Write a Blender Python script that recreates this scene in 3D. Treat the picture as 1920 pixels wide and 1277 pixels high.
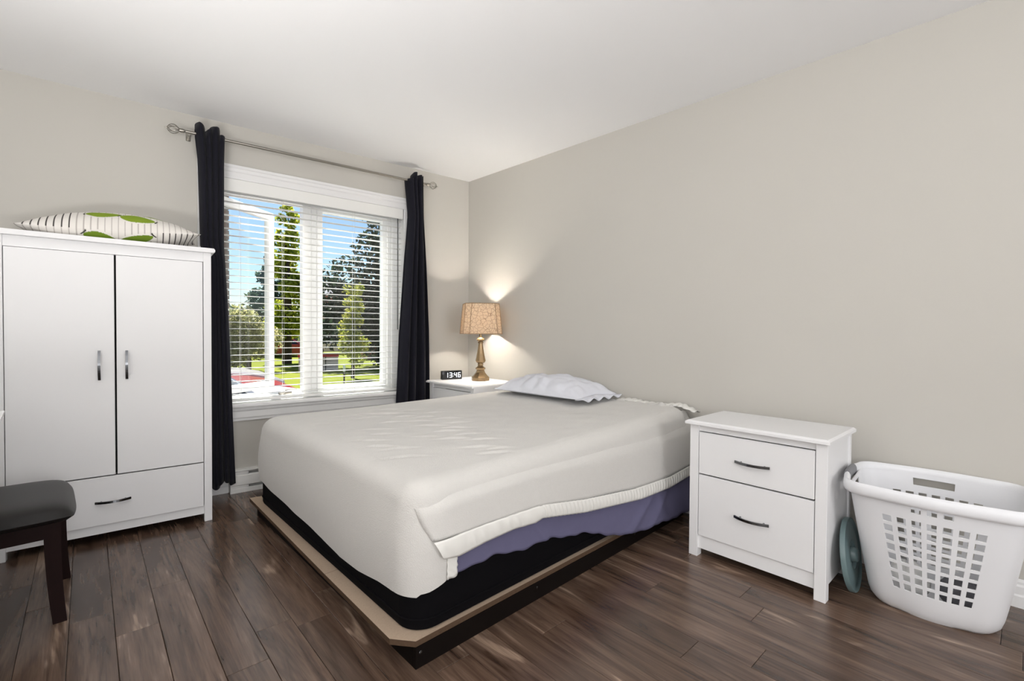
import bpy, bmesh, math, random
from mathutils import Vector, Matrix, noise
from math import sin, cos, pi, radians, sqrt, exp, atan2, hypot

sc = bpy.context.scene
COL = sc.collection
for o in list(bpy.data.objects):
    bpy.data.objects.remove(o, do_unlink=True)

# ------------------------------------------------------------------ camera
cam_d = bpy.data.cameras.new('camera')
cam = bpy.data.objects.new('camera', cam_d); COL.objects.link(cam)
cam_d.sensor_width = 36.0
cam_d.lens = 879.652 * 36.0 / 1920.0
cam_d.clip_start = 0.05; cam_d.clip_end = 500
Rv = Vector((0.70858149, -0.70560307, 0.00604798))
Uv = Vector((0.00769272, 0.01629517, 0.99983763))
Fv = Vector((0.70558705, 0.70841992, -0.01697447))
m = Matrix(((Rv.x, Uv.x, -Fv.x, -2.73586), (Rv.y, Uv.y, -Fv.y, -3.31303), (Rv.z, Uv.z, -Fv.z, 1.07624), (0, 0, 0, 1)))
cam.matrix_world = m
sc.camera = cam

# ------------------------------------------------------------------ world, sun, lights, exposure
sc.view_settings.view_transform = 'Standard'
sc.view_settings.look = 'None'
sc.view_settings.exposure = 0.18
sc.view_settings.gamma = 1.0
sc.view_settings.use_curve_mapping = False
SKY = 0.125
world = bpy.data.worlds.new('world'); sc.world = world; world.use_nodes = True
wn_ = world.node_tree.nodes; wl_ = world.node_tree.links
bg = wn_['Background']
sky = wn_.new('ShaderNodeTexSky'); sky.sky_type = 'NISHITA'; sky.sun_disc = False
sky.sun_elevation = radians(52); sky.sun_rotation = radians(12); sky.altitude = 100
sky.air_density = 1.0; sky.dust_density = 0.3; sky.ozone_density = 3.2
wl_.new(sky.outputs['Color'], bg.inputs['Color']); bg.inputs['Strength'].default_value = SKY

def light(name, kind, energy, loc, rot, color=(1, 1, 1), size=1.0, size_y=None):
    d = bpy.data.lights.new(name, kind); d.energy = energy; d.color = color
    if kind == 'AREA':
        d.size = size
        if size_y: d.shape = 'RECTANGLE'; d.size_y = size_y
    o = bpy.data.objects.new(name, d); COL.objects.link(o)
    o.location = loc; o.rotation_euler = rot
    return o
SUN_AZ, SUN_EL = radians(78), radians(52)      # high sun beyond the trees, in front of the window
sun = light('sun', 'SUN', 13.0, (3, 20, 25), (pi/2-SUN_EL, 0, SUN_AZ+pi/2), (1.0, 0.96, 0.90))
sun.data.angle = radians(0.6)
# area lights added out of view to brighten the room
light('ceiling_fill', 'AREA', 35, (-3.2, -2.2, 0.9), (pi, 0, 0), (1.0, 0.985, 0.98), 0.5)  # added fill bounced off the ceiling, no lamp stands on the dresser
light('back_fill', 'AREA', 76, (-2.7, -6.5, 1.4), (radians(92), 0, radians(10)), (0.99, 0.985, 1.0), 2.2, 1.6)  # added frontal fill, the wall behind the camera has no window
light('left_fill', 'AREA', 22, (-3.55, -3.9, 1.5), (radians(90), 0, radians(-90)), (0.99, 0.985, 1.0), 1.6, 1.3)  # added side fill, the left wall has no window

# ------------------------------------------------------------------ materials
MATS = {}
def lin(c):
    return tuple(((v/12.92) if v <= 0.04045 else ((v+0.055)/1.055)**2.4) for v in c)
def srgb(r, g, b): return lin((r/255., g/255., b/255.)) + (1.0,)
def mat(name, col, rough=0.5, metal=0.0, bump=0.0, bscale=200.0, spec=0.5, var=0.0, vscale=6.0, sheen=0.0, emit=None, estr=0.0, coat=0.0):
    m = bpy.data.materials.new(name); m.use_nodes = True
    nt = m.node_tree; N = nt.nodes; L = nt.links; b = N['Principled BSDF']
    b.inputs['Base Color'].default_value = col; b.inputs['Roughness'].default_value = rough
    b.inputs['Metallic'].default_value = metal; b.inputs['Specular IOR Level'].default_value = spec
    if sheen: b.inputs['Sheen Weight'].default_value = sheen
    if coat: b.inputs['Coat Weight'].default_value = coat; b.inputs['Coat Roughness'].default_value = 0.15
    if emit: b.inputs['Emission Color'].default_value = emit; b.inputs['Emission Strength'].default_value = estr
    tc = N.new('ShaderNodeTexCoord')
    if var > 0:
        n = N.new('ShaderNodeTexNoise'); n.inputs['Scale'].default_value = vscale; n.inputs['Detail'].default_value = 4
        r = N.new('ShaderNodeMapRange'); r.inputs['To Min'].default_value = 1 - var; r.inputs['To Max'].default_value = 1 + var
        x = N.new('ShaderNodeMix'); x.data_type = 'RGBA'; x.blend_type = 'MULTIPLY'; x.inputs[0].default_value = 1
        L.new(tc.outputs['Object'], n.inputs['Vector']); L.new(n.outputs['Fac'], r.inputs['Value'])
        x.inputs[6].default_value = col; L.new(r.outputs['Result'], x.inputs[7]); L.new(x.outputs[2], b.inputs['Base Color'])
    if bump > 0:
        n = N.new('ShaderNodeTexNoise'); n.inputs['Scale'].default_value = bscale; n.inputs['Detail'].default_value = 3
        bp = N.new('ShaderNodeBump'); bp.inputs['Strength'].default_value = bump; bp.inputs['Distance'].default_value = 0.002
        L.new(tc.outputs['Object'], n.inputs['Vector']); L.new(n.outputs['Fac'], bp.inputs['Height']); L.new(bp.outputs['Normal'], b.inputs['Normal'])
    MATS[name] = m
    return m

M_wall = mat('wall_paint', srgb(203, 200, 193), 0.75, bump=0.08, bscale=350, var=0.012, vscale=1.5, spec=0.25)
M_ceil = mat('ceiling_paint', srgb(246, 246, 247), 0.9, bump=0.05, bscale=250, spec=0.1)
M_trim = mat('trim_white', srgb(240, 240, 240), 0.4, spec=0.4)
M_white = mat('white_laminate', srgb(238, 238, 239), 0.45, bump=0.03, bscale=400, spec=0.35)
M_vinyl = mat('white_vinyl', srgb(243, 243, 243), 0.35)
M_slat = mat('blind_white', srgb(243, 243, 240), 0.45)
M_cord = mat('cord_white', srgb(225, 225, 220), 0.8)
M_wand = mat('wand_grey', srgb(70, 72, 74), 0.3)
M_curtain = mat('navy_cloth', srgb(28, 28, 37), 0.85, bump=0.25, bscale=900, var=0.15, vscale=300, spec=0.15, sheen=0.06)
M_chrome = mat('brushed_nickel', srgb(160, 156, 148), 0.28, metal=1.0)
M_handle = mat('dark_chrome', srgb(120, 122, 125), 0.22, metal=1.0)
M_dark = mat('shadow_gap', srgb(20, 20, 20), 0.9)
M_black_fab = mat('black_fabric', srgb(13, 12, 15), 0.9, bump=0.3, bscale=1200, spec=0.1)
M_blackwood = mat('black_stained_wood', srgb(17, 12, 10), 0.55, bump=0.05, bscale=80, spec=0.12)
M_particle = mat('particle_board', srgb(178, 158, 138), 0.85, bump=0.3, bscale=500, var=0.12, vscale=160, spec=0.15)
M_partedge = mat('board_edge', srgb(88, 70, 56), 0.9, bump=0.4, bscale=400, var=0.2, vscale=120, spec=0.1)
M_blanket = mat('fleece_cream', srgb(211, 209, 205), 0.95, bump=0.75, bscale=260, var=0.025, vscale=60, spec=0.1, sheen=0.25)
M_satin = mat('satin_white', srgb(232, 231, 226), 0.42, bump=0.05, bscale=300, spec=0.4)
M_sheet = mat('lilac_cotton', srgb(104, 102, 130), 0.85, bump=0.2, bscale=900, var=0.05, vscale=20, spec=0.15)
M_pillow = mat('white_cotton', srgb(226, 228, 236), 0.9, bump=0.15, bscale=800, spec=0.15)
M_brass = mat('mercury_bronze', srgb(150, 126, 94), 0.2, metal=0.65, var=0.2, vscale=30)
M_basket = mat('white_plastic', srgb(236, 237, 240), 0.35, spec=0.4)
M_grip = mat('grey_rubber', srgb(130, 131, 135), 0.6)
M_teal = mat('teal_plastic', srgb(104, 124, 126), 0.35, spec=0.5)
M_leather = mat('black_leatherette', srgb(30, 28, 27), 0.42, bump=0.15, bscale=500, spec=0.3)
M_espresso = mat('espresso_wood', srgb(30, 15, 14), 0.5, spec=0.12, bump=0.06, bscale=90, var=0.2, vscale=25)
M_clock = mat('black_gloss', srgb(14, 15, 18), 0.2)
M_led = mat('led_white', srgb(240, 245, 255), 0.5, emit=(0.9, 0.95, 1, 1), estr=0.8)
M_heater = mat('heater_enamel', srgb(238, 238, 236), 0.4)
M_heater_in = mat('heater_fins', srgb(120, 118, 116), 0.5)
M_garment_w = mat('white_garment', srgb(226, 226, 224), 0.9, bump=0.2, bscale=300)
M_garment_d = mat('dark_garment', srgb(92, 92, 97), 0.9, bump=0.2, bscale=300, var=0.3, vscale=30)
M_subfloor = mat('subfloor', srgb(40, 33, 29), 0.9)
M_brick = mat('brick_dark', srgb(98, 82, 76), 0.9, bump=0.3, bscale=60, var=0.2, vscale=9)
M_mortar = mat('mortar', srgb(120, 112, 106), 0.9)
M_redbrick = mat('brick_red', srgb(176, 96, 84), 0.9, bump=0.3, bscale=20, var=0.2, vscale=3)
M_roof = mat('grey_shingle', srgb(140, 140, 146), 0.9, var=0.15, vscale=4)
M_pane = mat('house_pane', srgb(70, 84, 96), 0.1)
M_lawn = mat('lawn_soil', srgb(112, 120, 34), 0.95, bump=0.5, bscale=40, var=0.3, vscale=1.2, spec=0.1)
M_drive = mat('driveway', srgb(120, 117, 115), 0.9, bump=0.2, bscale=30, var=0.06, vscale=3)
M_trunk = mat('bark', srgb(70, 58, 48), 0.9, bump=0.6, bscale=20, var=0.2, vscale=8)
M_tyre = mat('tyre', srgb(30, 30, 32), 0.8)
M_cglass = mat('car_glass', srgb(40, 46, 54), 0.08)
M_cred = mat('car_paint_red', srgb(170, 44, 50), 0.25, coat=0.5)
M_cwhite = mat('car_paint_white', srgb(236, 238, 242), 0.25, coat=0.5)
M_csilver = mat('car_paint_taupe', srgb(196, 190, 190), 0.25, coat=0.5)
M_signw = mat('board_pale', srgb(214, 190, 192), 0.6)
M_signr = mat('board_red', srgb(188, 50, 60), 0.6)

def leafmat(name, c1, c2):
    m = bpy.data.materials.new(name); m.use_nodes = True
    N = m.node_tree.nodes; L = m.node_tree.links; b = N['Principled BSDF']
    g = N.new('ShaderNodeNewGeometry'); r = N.new('ShaderNodeValToRGB')
    r.color_ramp.elements[0].color = c1; r.color_ramp.elements[1].color = c2
    L.new(g.outputs['Random Per Island'], r.inputs['Fac']); L.new(r.outputs['Color'], b.inputs['Base Color'])
    b.inputs['Roughness'].default_value = 0.6
    t = N.new('ShaderNodeBsdfTranslucent'); L.new(r.outputs['Color'], t.inputs['Color'])
    x = N.new('ShaderNodeMixShader'); x.inputs[0].default_value = 0.5
    L.new(b.outputs[0], x.inputs[1]); L.new(t.outputs[0], x.inputs[2]); L.new(x.outputs[0], N['Material Output'].inputs['Surface'])
    return m
M_leafA = leafmat('leaf_bright', srgb(100, 124, 34), srgb(206, 206, 80))
M_leafB = leafmat('leaf_blue_green', srgb(50, 70, 56), srgb(96, 114, 88))
M_leafC = leafmat('leaf_hedge', srgb(112, 120, 66), srgb(216, 208, 156))
M_leafD = leafmat('leaf_dark', srgb(26, 40, 32), srgb(54, 72, 50))
M_leafE = leafmat('leaf_yellow', srgb(110, 126, 40), srgb(206, 200, 96))

def glassmat():
    m = bpy.data.materials.new('window_glass'); m.use_nodes = True
    N = m.node_tree.nodes; L = m.node_tree.links; N.remove(N['Principled BSDF'])
    t = N.new('ShaderNodeBsdfTransparent'); t.inputs['Color'].default_value = (0.95, 0.97, 0.96, 1)
    g = N.new('ShaderNodeBsdfGlossy'); g.inputs['Roughness'].default_value = 0.02
    lw = N.new('ShaderNodeLayerWeight'); lw.inputs['Blend'].default_value = 0.5
    pw_ = N.new('ShaderNodeMath'); pw_.operation = 'POWER'; pw_.inputs[1].default_value = 5.0
    f = N.new('ShaderNodeMapRange'); f.inputs['To Min'].default_value = 0.04; f.inputs['To Max'].default_value = 0.9
    L.new(lw.outputs['Facing'], pw_.inputs[0]); L.new(pw_.outputs[0], f.inputs['Value'])
    x = N.new('ShaderNodeMixShader')
    L.new(f.outputs[0], x.inputs[0]); L.new(t.outputs[0], x.inputs[1]); L.new(g.outputs[0], x.inputs[2])
    L.new(x.outputs[0], N['Material Output'].inputs['Surface'])
    return m
M_glass = glassmat()

def plankmat():
    m = bpy.data.materials.new('hickory_laminate'); m.use_nodes = True
    N = m.node_tree.nodes; L = m.node_tree.links; b = N['Principled BSDF']
    tc = N.new('ShaderNodeTexCoord'); oi = N.new('ShaderNodeObjectInfo')
    sep = N.new('ShaderNodeVectorMath'); sep.operation = 'SCALE'
    comb = N.new('ShaderNodeCombineXYZ')
    m1 = N.new('ShaderNodeMath'); m1.operation = 'MULTIPLY'; m1.inputs[1].default_value = 37.0
    m2 = N.new('ShaderNodeMath'); m2.operation = 'MULTIPLY'; m2.inputs[1].default_value = 91.0
    L.new(oi.outputs['Random'], m1.inputs[0]); L.new(oi.outputs['Random'], m2.inputs[0])
    L.new(m1.outputs[0], comb.inputs[0]); L.new(m2.outputs[0], comb.inputs[1])
    add = N.new('ShaderNodeVectorMath'); add.operation = 'ADD'
    L.new(tc.outputs['Object'], add.inputs[0]); L.new(comb.outputs[0], add.inputs[1])
    def noisen(sx, sy, scale, detail, dist, rough=0.6):
        mp = N.new('ShaderNodeMapping'); mp.inputs['Scale'].default_value = (sx, sy, 1)
        n = N.new('ShaderNodeTexNoise'); n.inputs['Scale'].default_value = scale
        n.inputs['Detail'].default_value = detail; n.inputs['Distortion'].default_value = dist; n.inputs['Roughness'].default_value = rough
        L.new(add.outputs[0], mp.inputs['Vector']); L.new(mp.outputs[0], n.inputs['Vector']); return n
    big = noisen(7, 0.9, 1.0, 3, 1.6)
    mid = noisen(20, 1.5, 1.0, 6, 2.2, 0.55)
    fine = noisen(190, 6, 1.0, 5, 0.4, 0.7)
    r1 = N.new('ShaderNodeValToRGB'); cr = r1.color_ramp
    cr.elements[0].position = 0.30; cr.elements[0].color = srgb(76, 57, 46)
    cr.elements[1].position = 0.70; cr.elements[1].color = srgb(184, 158, 138)
    e = cr.elements.new(0.42); e.color = srgb(100, 79, 66)
    e = cr.elements.new(0.56); e.color = srgb(117, 95, 81)
    e = cr.elements.new(0.63); e.color = srgb(130, 107, 92)
    L.new(big.outputs['Fac'], r1.inputs['Fac'])
    r2 = N.new('ShaderNodeValToRGB'); cr = r2.color_ramp
    cr.elements[0].position = 0.30; cr.elements[0].color = (0.42, 0.37, 0.34, 1)
    cr.elements[1].position = 0.66; cr.elements[1].color = (1.2, 1.18, 1.15, 1)
    e = cr.elements.new(0.42); e.color = (0.82, 0.80, 0.78, 1)
    e = cr.elements.new(0.50); e.color = (0.98, 0.97, 0.96, 1)
    L.new(mid.outputs['Fac'], r2.inputs['Fac'])
    x1 = N.new('ShaderNodeMix'); x1.data_type = 'RGBA'; x1.blend_type = 'MULTIPLY'; x1.inputs[0].default_value = 0.85
    L.new(r1.outputs[0], x1.inputs[6]); L.new(r2.outputs[0], x1.inputs[7])
    r3 = N.new('ShaderNodeMapRange'); r3.inputs['From Min'].default_value = 0.3; r3.inputs['From Max'].default_value = 0.7
    r3.inputs['To Min'].default_value = 0.72; r3.inputs['To Max'].default_value = 1.12
    L.new(fine.outputs['Fac'], r3.inputs['Value'])
    x2 = N.new('ShaderNodeMix'); x2.data_type = 'RGBA'; x2.blend_type = 'MULTIPLY'; x2.inputs[0].default_value = 1
    L.new(x1.outputs[2], x2.inputs[6]); L.new(r3.outputs[0], x2.inputs[7])
    r4 = N.new('ShaderNodeMapRange'); r4.inputs['To Min'].default_value = 0.66; r4.inputs['To Max'].default_value = 0.92
    L.new(oi.outputs['Random'], r4.inputs['Value'])
    x3 = N.new('ShaderNodeMix'); x3.data_type = 'RGBA'; x3.blend_type = 'MULTIPLY'; x3.inputs[0].default_value = 1
    L.new(x2.outputs[2], x3.inputs[6]); L.new(r4.outputs[0], x3.inputs[7])
    L.new(x3.outputs[2], b.inputs['Base Color'])
    b.inputs['Roughness'].default_value = 0.25; b.inputs['Specular IOR Level'].default_value = 0.65
    bp = N.new('ShaderNodeBump'); bp.inputs['Strength'].default_value = 0.12; bp.inputs['Distance'].default_value = 0.001
    L.new(fine.outputs['Fac'], bp.inputs['Height']); L.new(bp.outputs[0], b.inputs['Normal'])
    return m
M_plank = plankmat()

# ------------------------------------------------------------------ mesh helpers
class G:
    def __init__(s): s.v = []; s.f = []
    def add(s, vs, fs):
        k = len(s.v); s.v += [tuple(v) for v in vs]; s.f += [tuple(i+k for i in f) for f in fs]; return s
    def box(s, x0, x1, y0, y1, z0, z1, bev=0.0, seg=1):
        if x0 > x1: x0, x1 = x1, x0
        if y0 > y1: y0, y1 = y1, y0
        if z0 > z1: z0, z1 = z1, z0
        b = bmesh.new(); r = bmesh.ops.create_cube(b, size=1.0)
        for v in b.verts:
            v.co = Vector(((x0+x1)/2+v.co.x*(x1-x0), (y0+y1)/2+v.co.y*(y1-y0), (z0+z1)/2+v.co.z*(z1-z0)))
        if bev > 0:
            bmesh.ops.bevel(b, geom=list(b.edges), offset=bev, segments=seg, affect='EDGES', profile=0.5)
        b.verts.index_update()
        s.add([v.co[:] for v in b.verts], [[v.index for v in f.verts] for f in b.faces]); b.free(); return s
    def poly(s, pts, z0, z1, bev=0.0):
        b = bmesh.new(); vs = [b.verts.new((p[0], p[1], z0)) for p in pts]; f = b.faces.new(vs)
        r = bmesh.ops.extrude_face_region(b, geom=[f])
        for e in r['geom']:
            if isinstance(e, bmesh.types.BMVert): e.co.z = z1
        bmesh.ops.recalc_face_normals(b, faces=b.faces)
        if bev: bmesh.ops.bevel(b, geom=list(b.edges), offset=bev, segments=1, affect='EDGES')
        b.verts.index_update()
        s.add([v.co[:] for v in b.verts], [[v.index for v in f.verts] for f in b.faces]); b.free(); return s
    def prism(s, prof, axis, a0, a1):
        # prof: list of 2D points; axis 0: extrude along x (prof=(y,z)); 1: along y (prof=(x,z))
        n = len(prof); vs = []
        for a in (a0, a1):
            for p in prof: vs.append((a, p[0], p[1]) if axis == 0 else ((p[0], a, p[1]) if axis == 1 else (p[0], p[1], a)))
        fs = [[i, (i+1) % n, n+(i+1) % n, n+i] for i in range(n)] + [list(range(n))[::-1], list(range(n, 2*n))]
        return s.add(vs, fs)
    def tube(s, path, r, seg=10, cap=True, rx=None):
        path = [Vector(p) for p in path]; n = len(path); vs = []; fs = []
        up = Vector((0, 0, 1)); t0 = (path[1]-path[0]).normalized()
        if abs(t0.dot(up)) > 0.95: up = Vector((1, 0, 0))
        x = t0.cross(up).normalized()
        for i in range(n):
            t = (path[min(i+1, n-1)]-path[max(i-1, 0)]).normalized()
            x = (x - t*x.dot(t)).normalized(); y = t.cross(x)
            rr = r[i] if isinstance(r, (list, tuple)) else r
            ry = rr if rx is None else rx
            for k in range(seg):
                a = 2*pi*k/seg; vs.append(path[i]+x*rr*cos(a)+y*ry*sin(a))
        for i in range(n-1):
            for k in range(seg):
                k2 = (k+1) % seg; fs.append([i*seg+k, i*seg+k2, (i+1)*seg+k2, (i+1)*seg+k])
        if cap: fs += [list(range(seg))[::-1], [(n-1)*seg+k for k in range(seg)]]
        return s.add(vs, fs)
    def bar(s, path, w, h, side):
        # rectangular section swept on path; 'side' = constant unit vector of width
        path = [Vector(p) for p in path]; side = Vector(side).normalized(); n = len(path); vs = []; fs = []
        for i in range(n):
            t = (path[min(i+1, n-1)]-path[max(i-1, 0)]).normalized(); o = t.cross(side).normalized()
            for a, b in ((-1, -1), (1, -1), (1, 1), (-1, 1)): vs.append(path[i]+side*(w/2*a)+o*(h/2*b))
        for i in range(n-1):
            for k in range(4):
                k2 = (k+1) % 4; fs.append([i*4+k, i*4+k2, (i+1)*4+k2, (i+1)*4+k])
        fs += [[3, 2, 1, 0], [(n-1)*4+k for k in range(4)]]
        return s.add(vs, fs)
    def lathe(s, prof, seg=24, c=(0, 0, 0), phase=0.0):
        vs = []; fs = []; n = len(prof)
        for r, z in prof:
            for k in range(seg):
                a = 2*pi*k/seg+phase; vs.append((c[0]+r*cos(a), c[1]+r*sin(a), c[2]+z))
        for i in range(n-1):
            for k in range(seg):
                k2 = (k+1) % seg; fs.append([i*seg+k, i*seg+k2, (i+1)*seg+k2, (i+1)*seg+k])
        fs += [list(range(seg))[::-1], [(n-1)*seg+k for k in range(seg)]]
        return s.add(vs, fs)
    def grid(s, pts):  # rows of points
        nr = len(pts); nc = len(pts[0]); vs = [p for r in pts for p in r]
        fs = [[i*nc+j, i*nc+j+1, (i+1)*nc+j+1, (i+1)*nc+j] for i in range(nr-1) for j in range(nc-1)]
        return s.add(vs, fs)
    def sphere(s, c, r, seg=12, rings=8, sc=(1, 1, 1)):
        pr = []
        vs = []; fs = []
        for i in range(1, rings):
            t = pi*i/rings
            for k in range(seg):
                a = 2*pi*k/seg; vs.append((c[0]+sc[0]*r*sin(t)*cos(a), c[1]+sc[1]*r*sin(t)*sin(a), c[2]+sc[2]*r*cos(t)))
        top = len(vs); vs.append((c[0], c[1], c[2]+sc[2]*r)); bot = len(vs); vs.append((c[0], c[1], c[2]-sc[2]*r))
        for i in range(rings-2):
            for k in range(seg):
                k2 = (k+1) % seg; fs.append([i*seg+k, (i+1)*seg+k, (i+1)*seg+k2, i*seg+k2])
        for k in range(seg):
            k2 = (k+1) % seg; fs.append([top, k, k2]); fs.append([bot, (rings-2)*seg+k2, (rings-2)*seg+k])
        return s.add(vs, fs)
    def xf(s, M, k0=0):
        for i in range(k0, len(s.v)): s.v[i] = tuple(M @ Vector(s.v[i]))
        return s
    def mesh(s, name, mat_, smooth=False, off=None, angle=40):
        me = bpy.data.meshes.new(name)
        vs = s.v if off is None else [(v[0]-off[0], v[1]-off[1], v[2]-off[2]) for v in s.v]
        me.from_pydata(vs, [], s.f); me.update()
        b = bmesh.new(); b.from_mesh(me); bmesh.ops.recalc_face_normals(b, faces=b.faces); b.to_mesh(me); b.free()
        for mm in (mat_ if isinstance(mat_, (list, tuple)) else [mat_]): me.materials.append(mm)
        if smooth:
            for p in me.polygons: p.use_smooth = True
            try: me.set_sharp_from_angle(angle=radians(angle))
            except Exception: pass
        return me
    def build(s, name, mat_, parent=None, smooth=False, off=None, angle=40):
        if off is None and parent is not None and parent.get('_o') is not None: off = parent['_o']
        me = s.mesh(name, mat_, smooth, off, angle)
        o = bpy.data.objects.new(name, me); COL.objects.link(o)
        if parent is not None:
            o.parent = parent
            if parent.get('_o') is not None: o['_o'] = parent['_o']
        return o

THINGS = []
def thing(name, label, cat, loc=(0, 0, 0), rot=0.0, group=None, off=None):
    o = bpy.data.objects.new(name, None); COL.objects.link(o); o.empty_display_size = 0.05
    o.location = loc; o.rotation_euler = (0, 0, rot)
    o['label'] = label; o['category'] = cat
    if group: o['group'] = group
    if off is not None: o['_o'] = off
    return o
def tag(o, label, cat, group=None, kind=None):
    o['label'] = label; o['category'] = cat
    if group: o['group'] = group
    if kind: o['kind'] = kind
    return o
def struct(o): o['kind'] = 'structure'; return o
def setup_root(name):
    o = bpy.data.objects.new(name, None); COL.objects.link(o); o['kind'] = 'structure'; return o
def solid(o, t, off=0.0):
    md = o.modifiers.new('solidify', 'SOLIDIFY'); md.thickness = t; md.offset = off; return o

# window-wall frame: local x = a (along the wall, 0 at corner, negative to the left), local y = n (outwards), z up
SW = -0.11701918614690793
WROT = Matrix.Rotation(SW, 4, 'Z')
def W3(a, n, z=0.0):
    return WROT @ Vector((a, n, z))
def wthing(name, label, cat, base, group=None):
    """a thing whose parts are written in wall coordinates; base = (a,n,z) of its foot"""
    return thing(name, label, cat, W3(*base), SW, group, off=list(base))
def clamp(x, a=0.0, b=1.0): return max(a, min(b, x))
def smooth(x, a=0.0, b=1.0):
    t = clamp((x-a)/(b-a)); return t*t*(3-2*t)
def interp(x, tab):
    if x <= tab[0][0]: return tab[0][1]
    for (x0, y0), (x1, y1) in zip(tab, tab[1:]):
        if x <= x1: return y0+(y1-y0)*(x-x0)/(x1-x0)
    return tab[-1][1]

# ================================================================== room shell
H = 2.44
OA0, OA1, OZ0, OZ1 = -1.97, -0.62, 0.575, 2.10     # window opening in the wall
g = G()
g.box(-4.0, OA0, 0, 0.2, -0.05, H+0.1); g.box(OA1, 0.0, 0, 0.2, -0.05, H+0.1)
g.box(OA0, OA1, 0, 0.2, -0.05, OZ0); g.box(OA0, OA1, 0, 0.2, OZ1, H+0.1)
w = struct(g.build('wall_back', M_wall)); w.rotation_euler = (0, 0, SW)
struct(G().box(0, 0.15, -6.6, 0.35, -0.05, H+0.1).build('wall_right', M_wall))
struct(G().box(-3.75, -3.6, -6.6, 0.9, -0.05, H+0.1).build('wall_left', M_wall))
struct(G().box(-3.75, 0.15, -6.75, -6.6, -0.05, H+0.1).build('wall_front', M_wall))
struct(G().poly([(-3.72, -6.7), (0.12, -6.7), (0.12, 0.15), (-3.72, 0.55)], H, H+0.12).build('ceiling', M_ceil))
# baseboards (moulded profile)
def bb(t): return [(0, 0), (-t, 0), (-t, 0.045), (-t*0.72, 0.052), (-t*0.72, 0.082), (-t*0.5, 0.09), (-t*0.5, 0.100), (-t*0.25, 0.108), (0, 0.110)]
struct(G().prism(bb(0.017), 1, -6.6, -0.02).build('baseboard_right', M_trim))
o = struct(G().prism([(p[0], p[1]*0.95) for p in bb(0.015)], 0, -3.6, -1.89).build('baseboard_back', M_trim)); o.rotation_euler = (0, 0, SW)
struct(G().prism([(-3.6-p[0], p[1]) for p in bb(0.015)], 1, -6.6, 0.35).build('baseboard_left', M_trim))

# floor: slab with single planks lying on it
floor = struct(G().poly([(-3.7, -6.7), (0.1, -6.7), (0.1, 0.1), (-3.7, 0.5)], -0.05, -0.008).build('floor', M_subfloor))
PA = 0.047371
pc, ps = cos(PA), sin(PA)
bounds = []
c = -1.891
while c > -3.75: bounds.append(c); c -= 0.1236
bounds = bounds[::-1]
c = -1.891+0.128
while c < 0.35: bounds.append(c); c += 0.128
known = {-2.198: -1.776, -2.077: -1.600, -1.952: -1.662, -2.567: -1.10, -2.443: -1.303, -2.320: -1.003, -0.545: -2.66, -1.064: -2.677, -0.82: -2.383}
random.seed(5)
PL_ = 1.22
npl = 0
def clip_plank(c0, c1, l0, l1):
    # plank frame -> world; clip polygon to the room (right wall x<=0, left x>=-3.6, window wall, y>=-5.6)
    pts = [(c0, l0), (c1, l0), (c1, l1), (c0, l1)]
    wp = [(q[0]*pc+q[1]*ps, -q[0]*ps+q[1]*pc) for q in pts]
    def cut(poly, nx, ny, d):
        out = []
        for i in range(len(poly)):
            a, b = poly[i], poly[(i+1) % len(poly)]
            da = nx*a[0]+ny*a[1]-d; db = nx*b[0]+ny*b[1]-d
            if da <= 0: out.append(a)
            if (da < 0 < db) or (db < 0 < da):
                t = da/(da-db); out.append((a[0]+t*(b[0]-a[0]), a[1]+t*(b[1]-a[1])))
        return out
    for nx, ny, d in ((1, 0, -0.001), (-1, 0, 3.599), (-sin(SW), cos(SW), -0.001), (0, -1, 4.6)):
        if len(wp) < 3: return []
        wp = cut(wp, nx, ny, d)
    return wp
for i in range(len(bounds)-1):
    c0, c1 = bounds[i], bounds[i+1]; cm = (c0+c1)/2
    key = min(known, key=lambda k: abs(k-cm))
    e = known[key] if abs(key-cm) < 0.05 else random.uniform(-4, -2)
    while e > -4.7: e -= PL_
    while e < 0.7:
        gap = 0.0007
        wp = clip_plank(c0+gap, c1-gap, e+gap, e+PL_-gap)
        e += PL_
        if len(wp) < 3: continue
        cx = sum(q[0] for q in wp)/len(wp); cy = sum(q[1] for q in wp)/len(wp)
        loc = [((q[0]-cx)*pc-(q[1]-cy)*ps, (q[0]-cx)*ps+(q[1]-cy)*pc) for q in wp]
        ar = abs(sum(loc[k][0]*loc[(k+1) % len(loc)][1]-loc[(k+1) % len(loc)][0]*loc[k][1] for k in range(len(loc))))/2
        if ar < 0.0015: continue
        gg = G(); n = len(loc); t = 0.0012
        ins = [(q[0]*(1-t/max(abs(q[0]), .01)) if abs(q[0]) > .01 else q[0], q[1]*(1-t/max(abs(q[1]), .01)) if abs(q[1]) > .01 else q[1]) for q in loc]
        gg.add([(q[0], q[1], -0.008) for q in loc]+[(q[0], q[1], -0.0009) for q in loc]+[(q[0], q[1], 0) for q in ins],
               [[k, (k+1) % n, n+(k+1) % n, n+k] for k in range(n)]+[[n+k, n+(k+1) % n, 2*n+(k+1) % n, 2*n+k] for k in range(n)]+[[2*n+k for k in range(n)]])
        me = gg.mesh('plank', M_plank)
        po = bpy.data.objects.new('plank', me); COL.objects.link(po); po.parent = floor
        po.location = (cx, cy, 0); po.rotation_euler = (0, 0, -PA); npl += 1

# ================================================================== window
win = setup_root('window_1'); win.rotation_euler = (0, 0, SW)
def wpart(g, name, m=M_vinyl, parent=win, smooth=False, label=None):
    o = g.build(name, m, parent, smooth)
    if label: o['label'] = label
    return o
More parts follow.
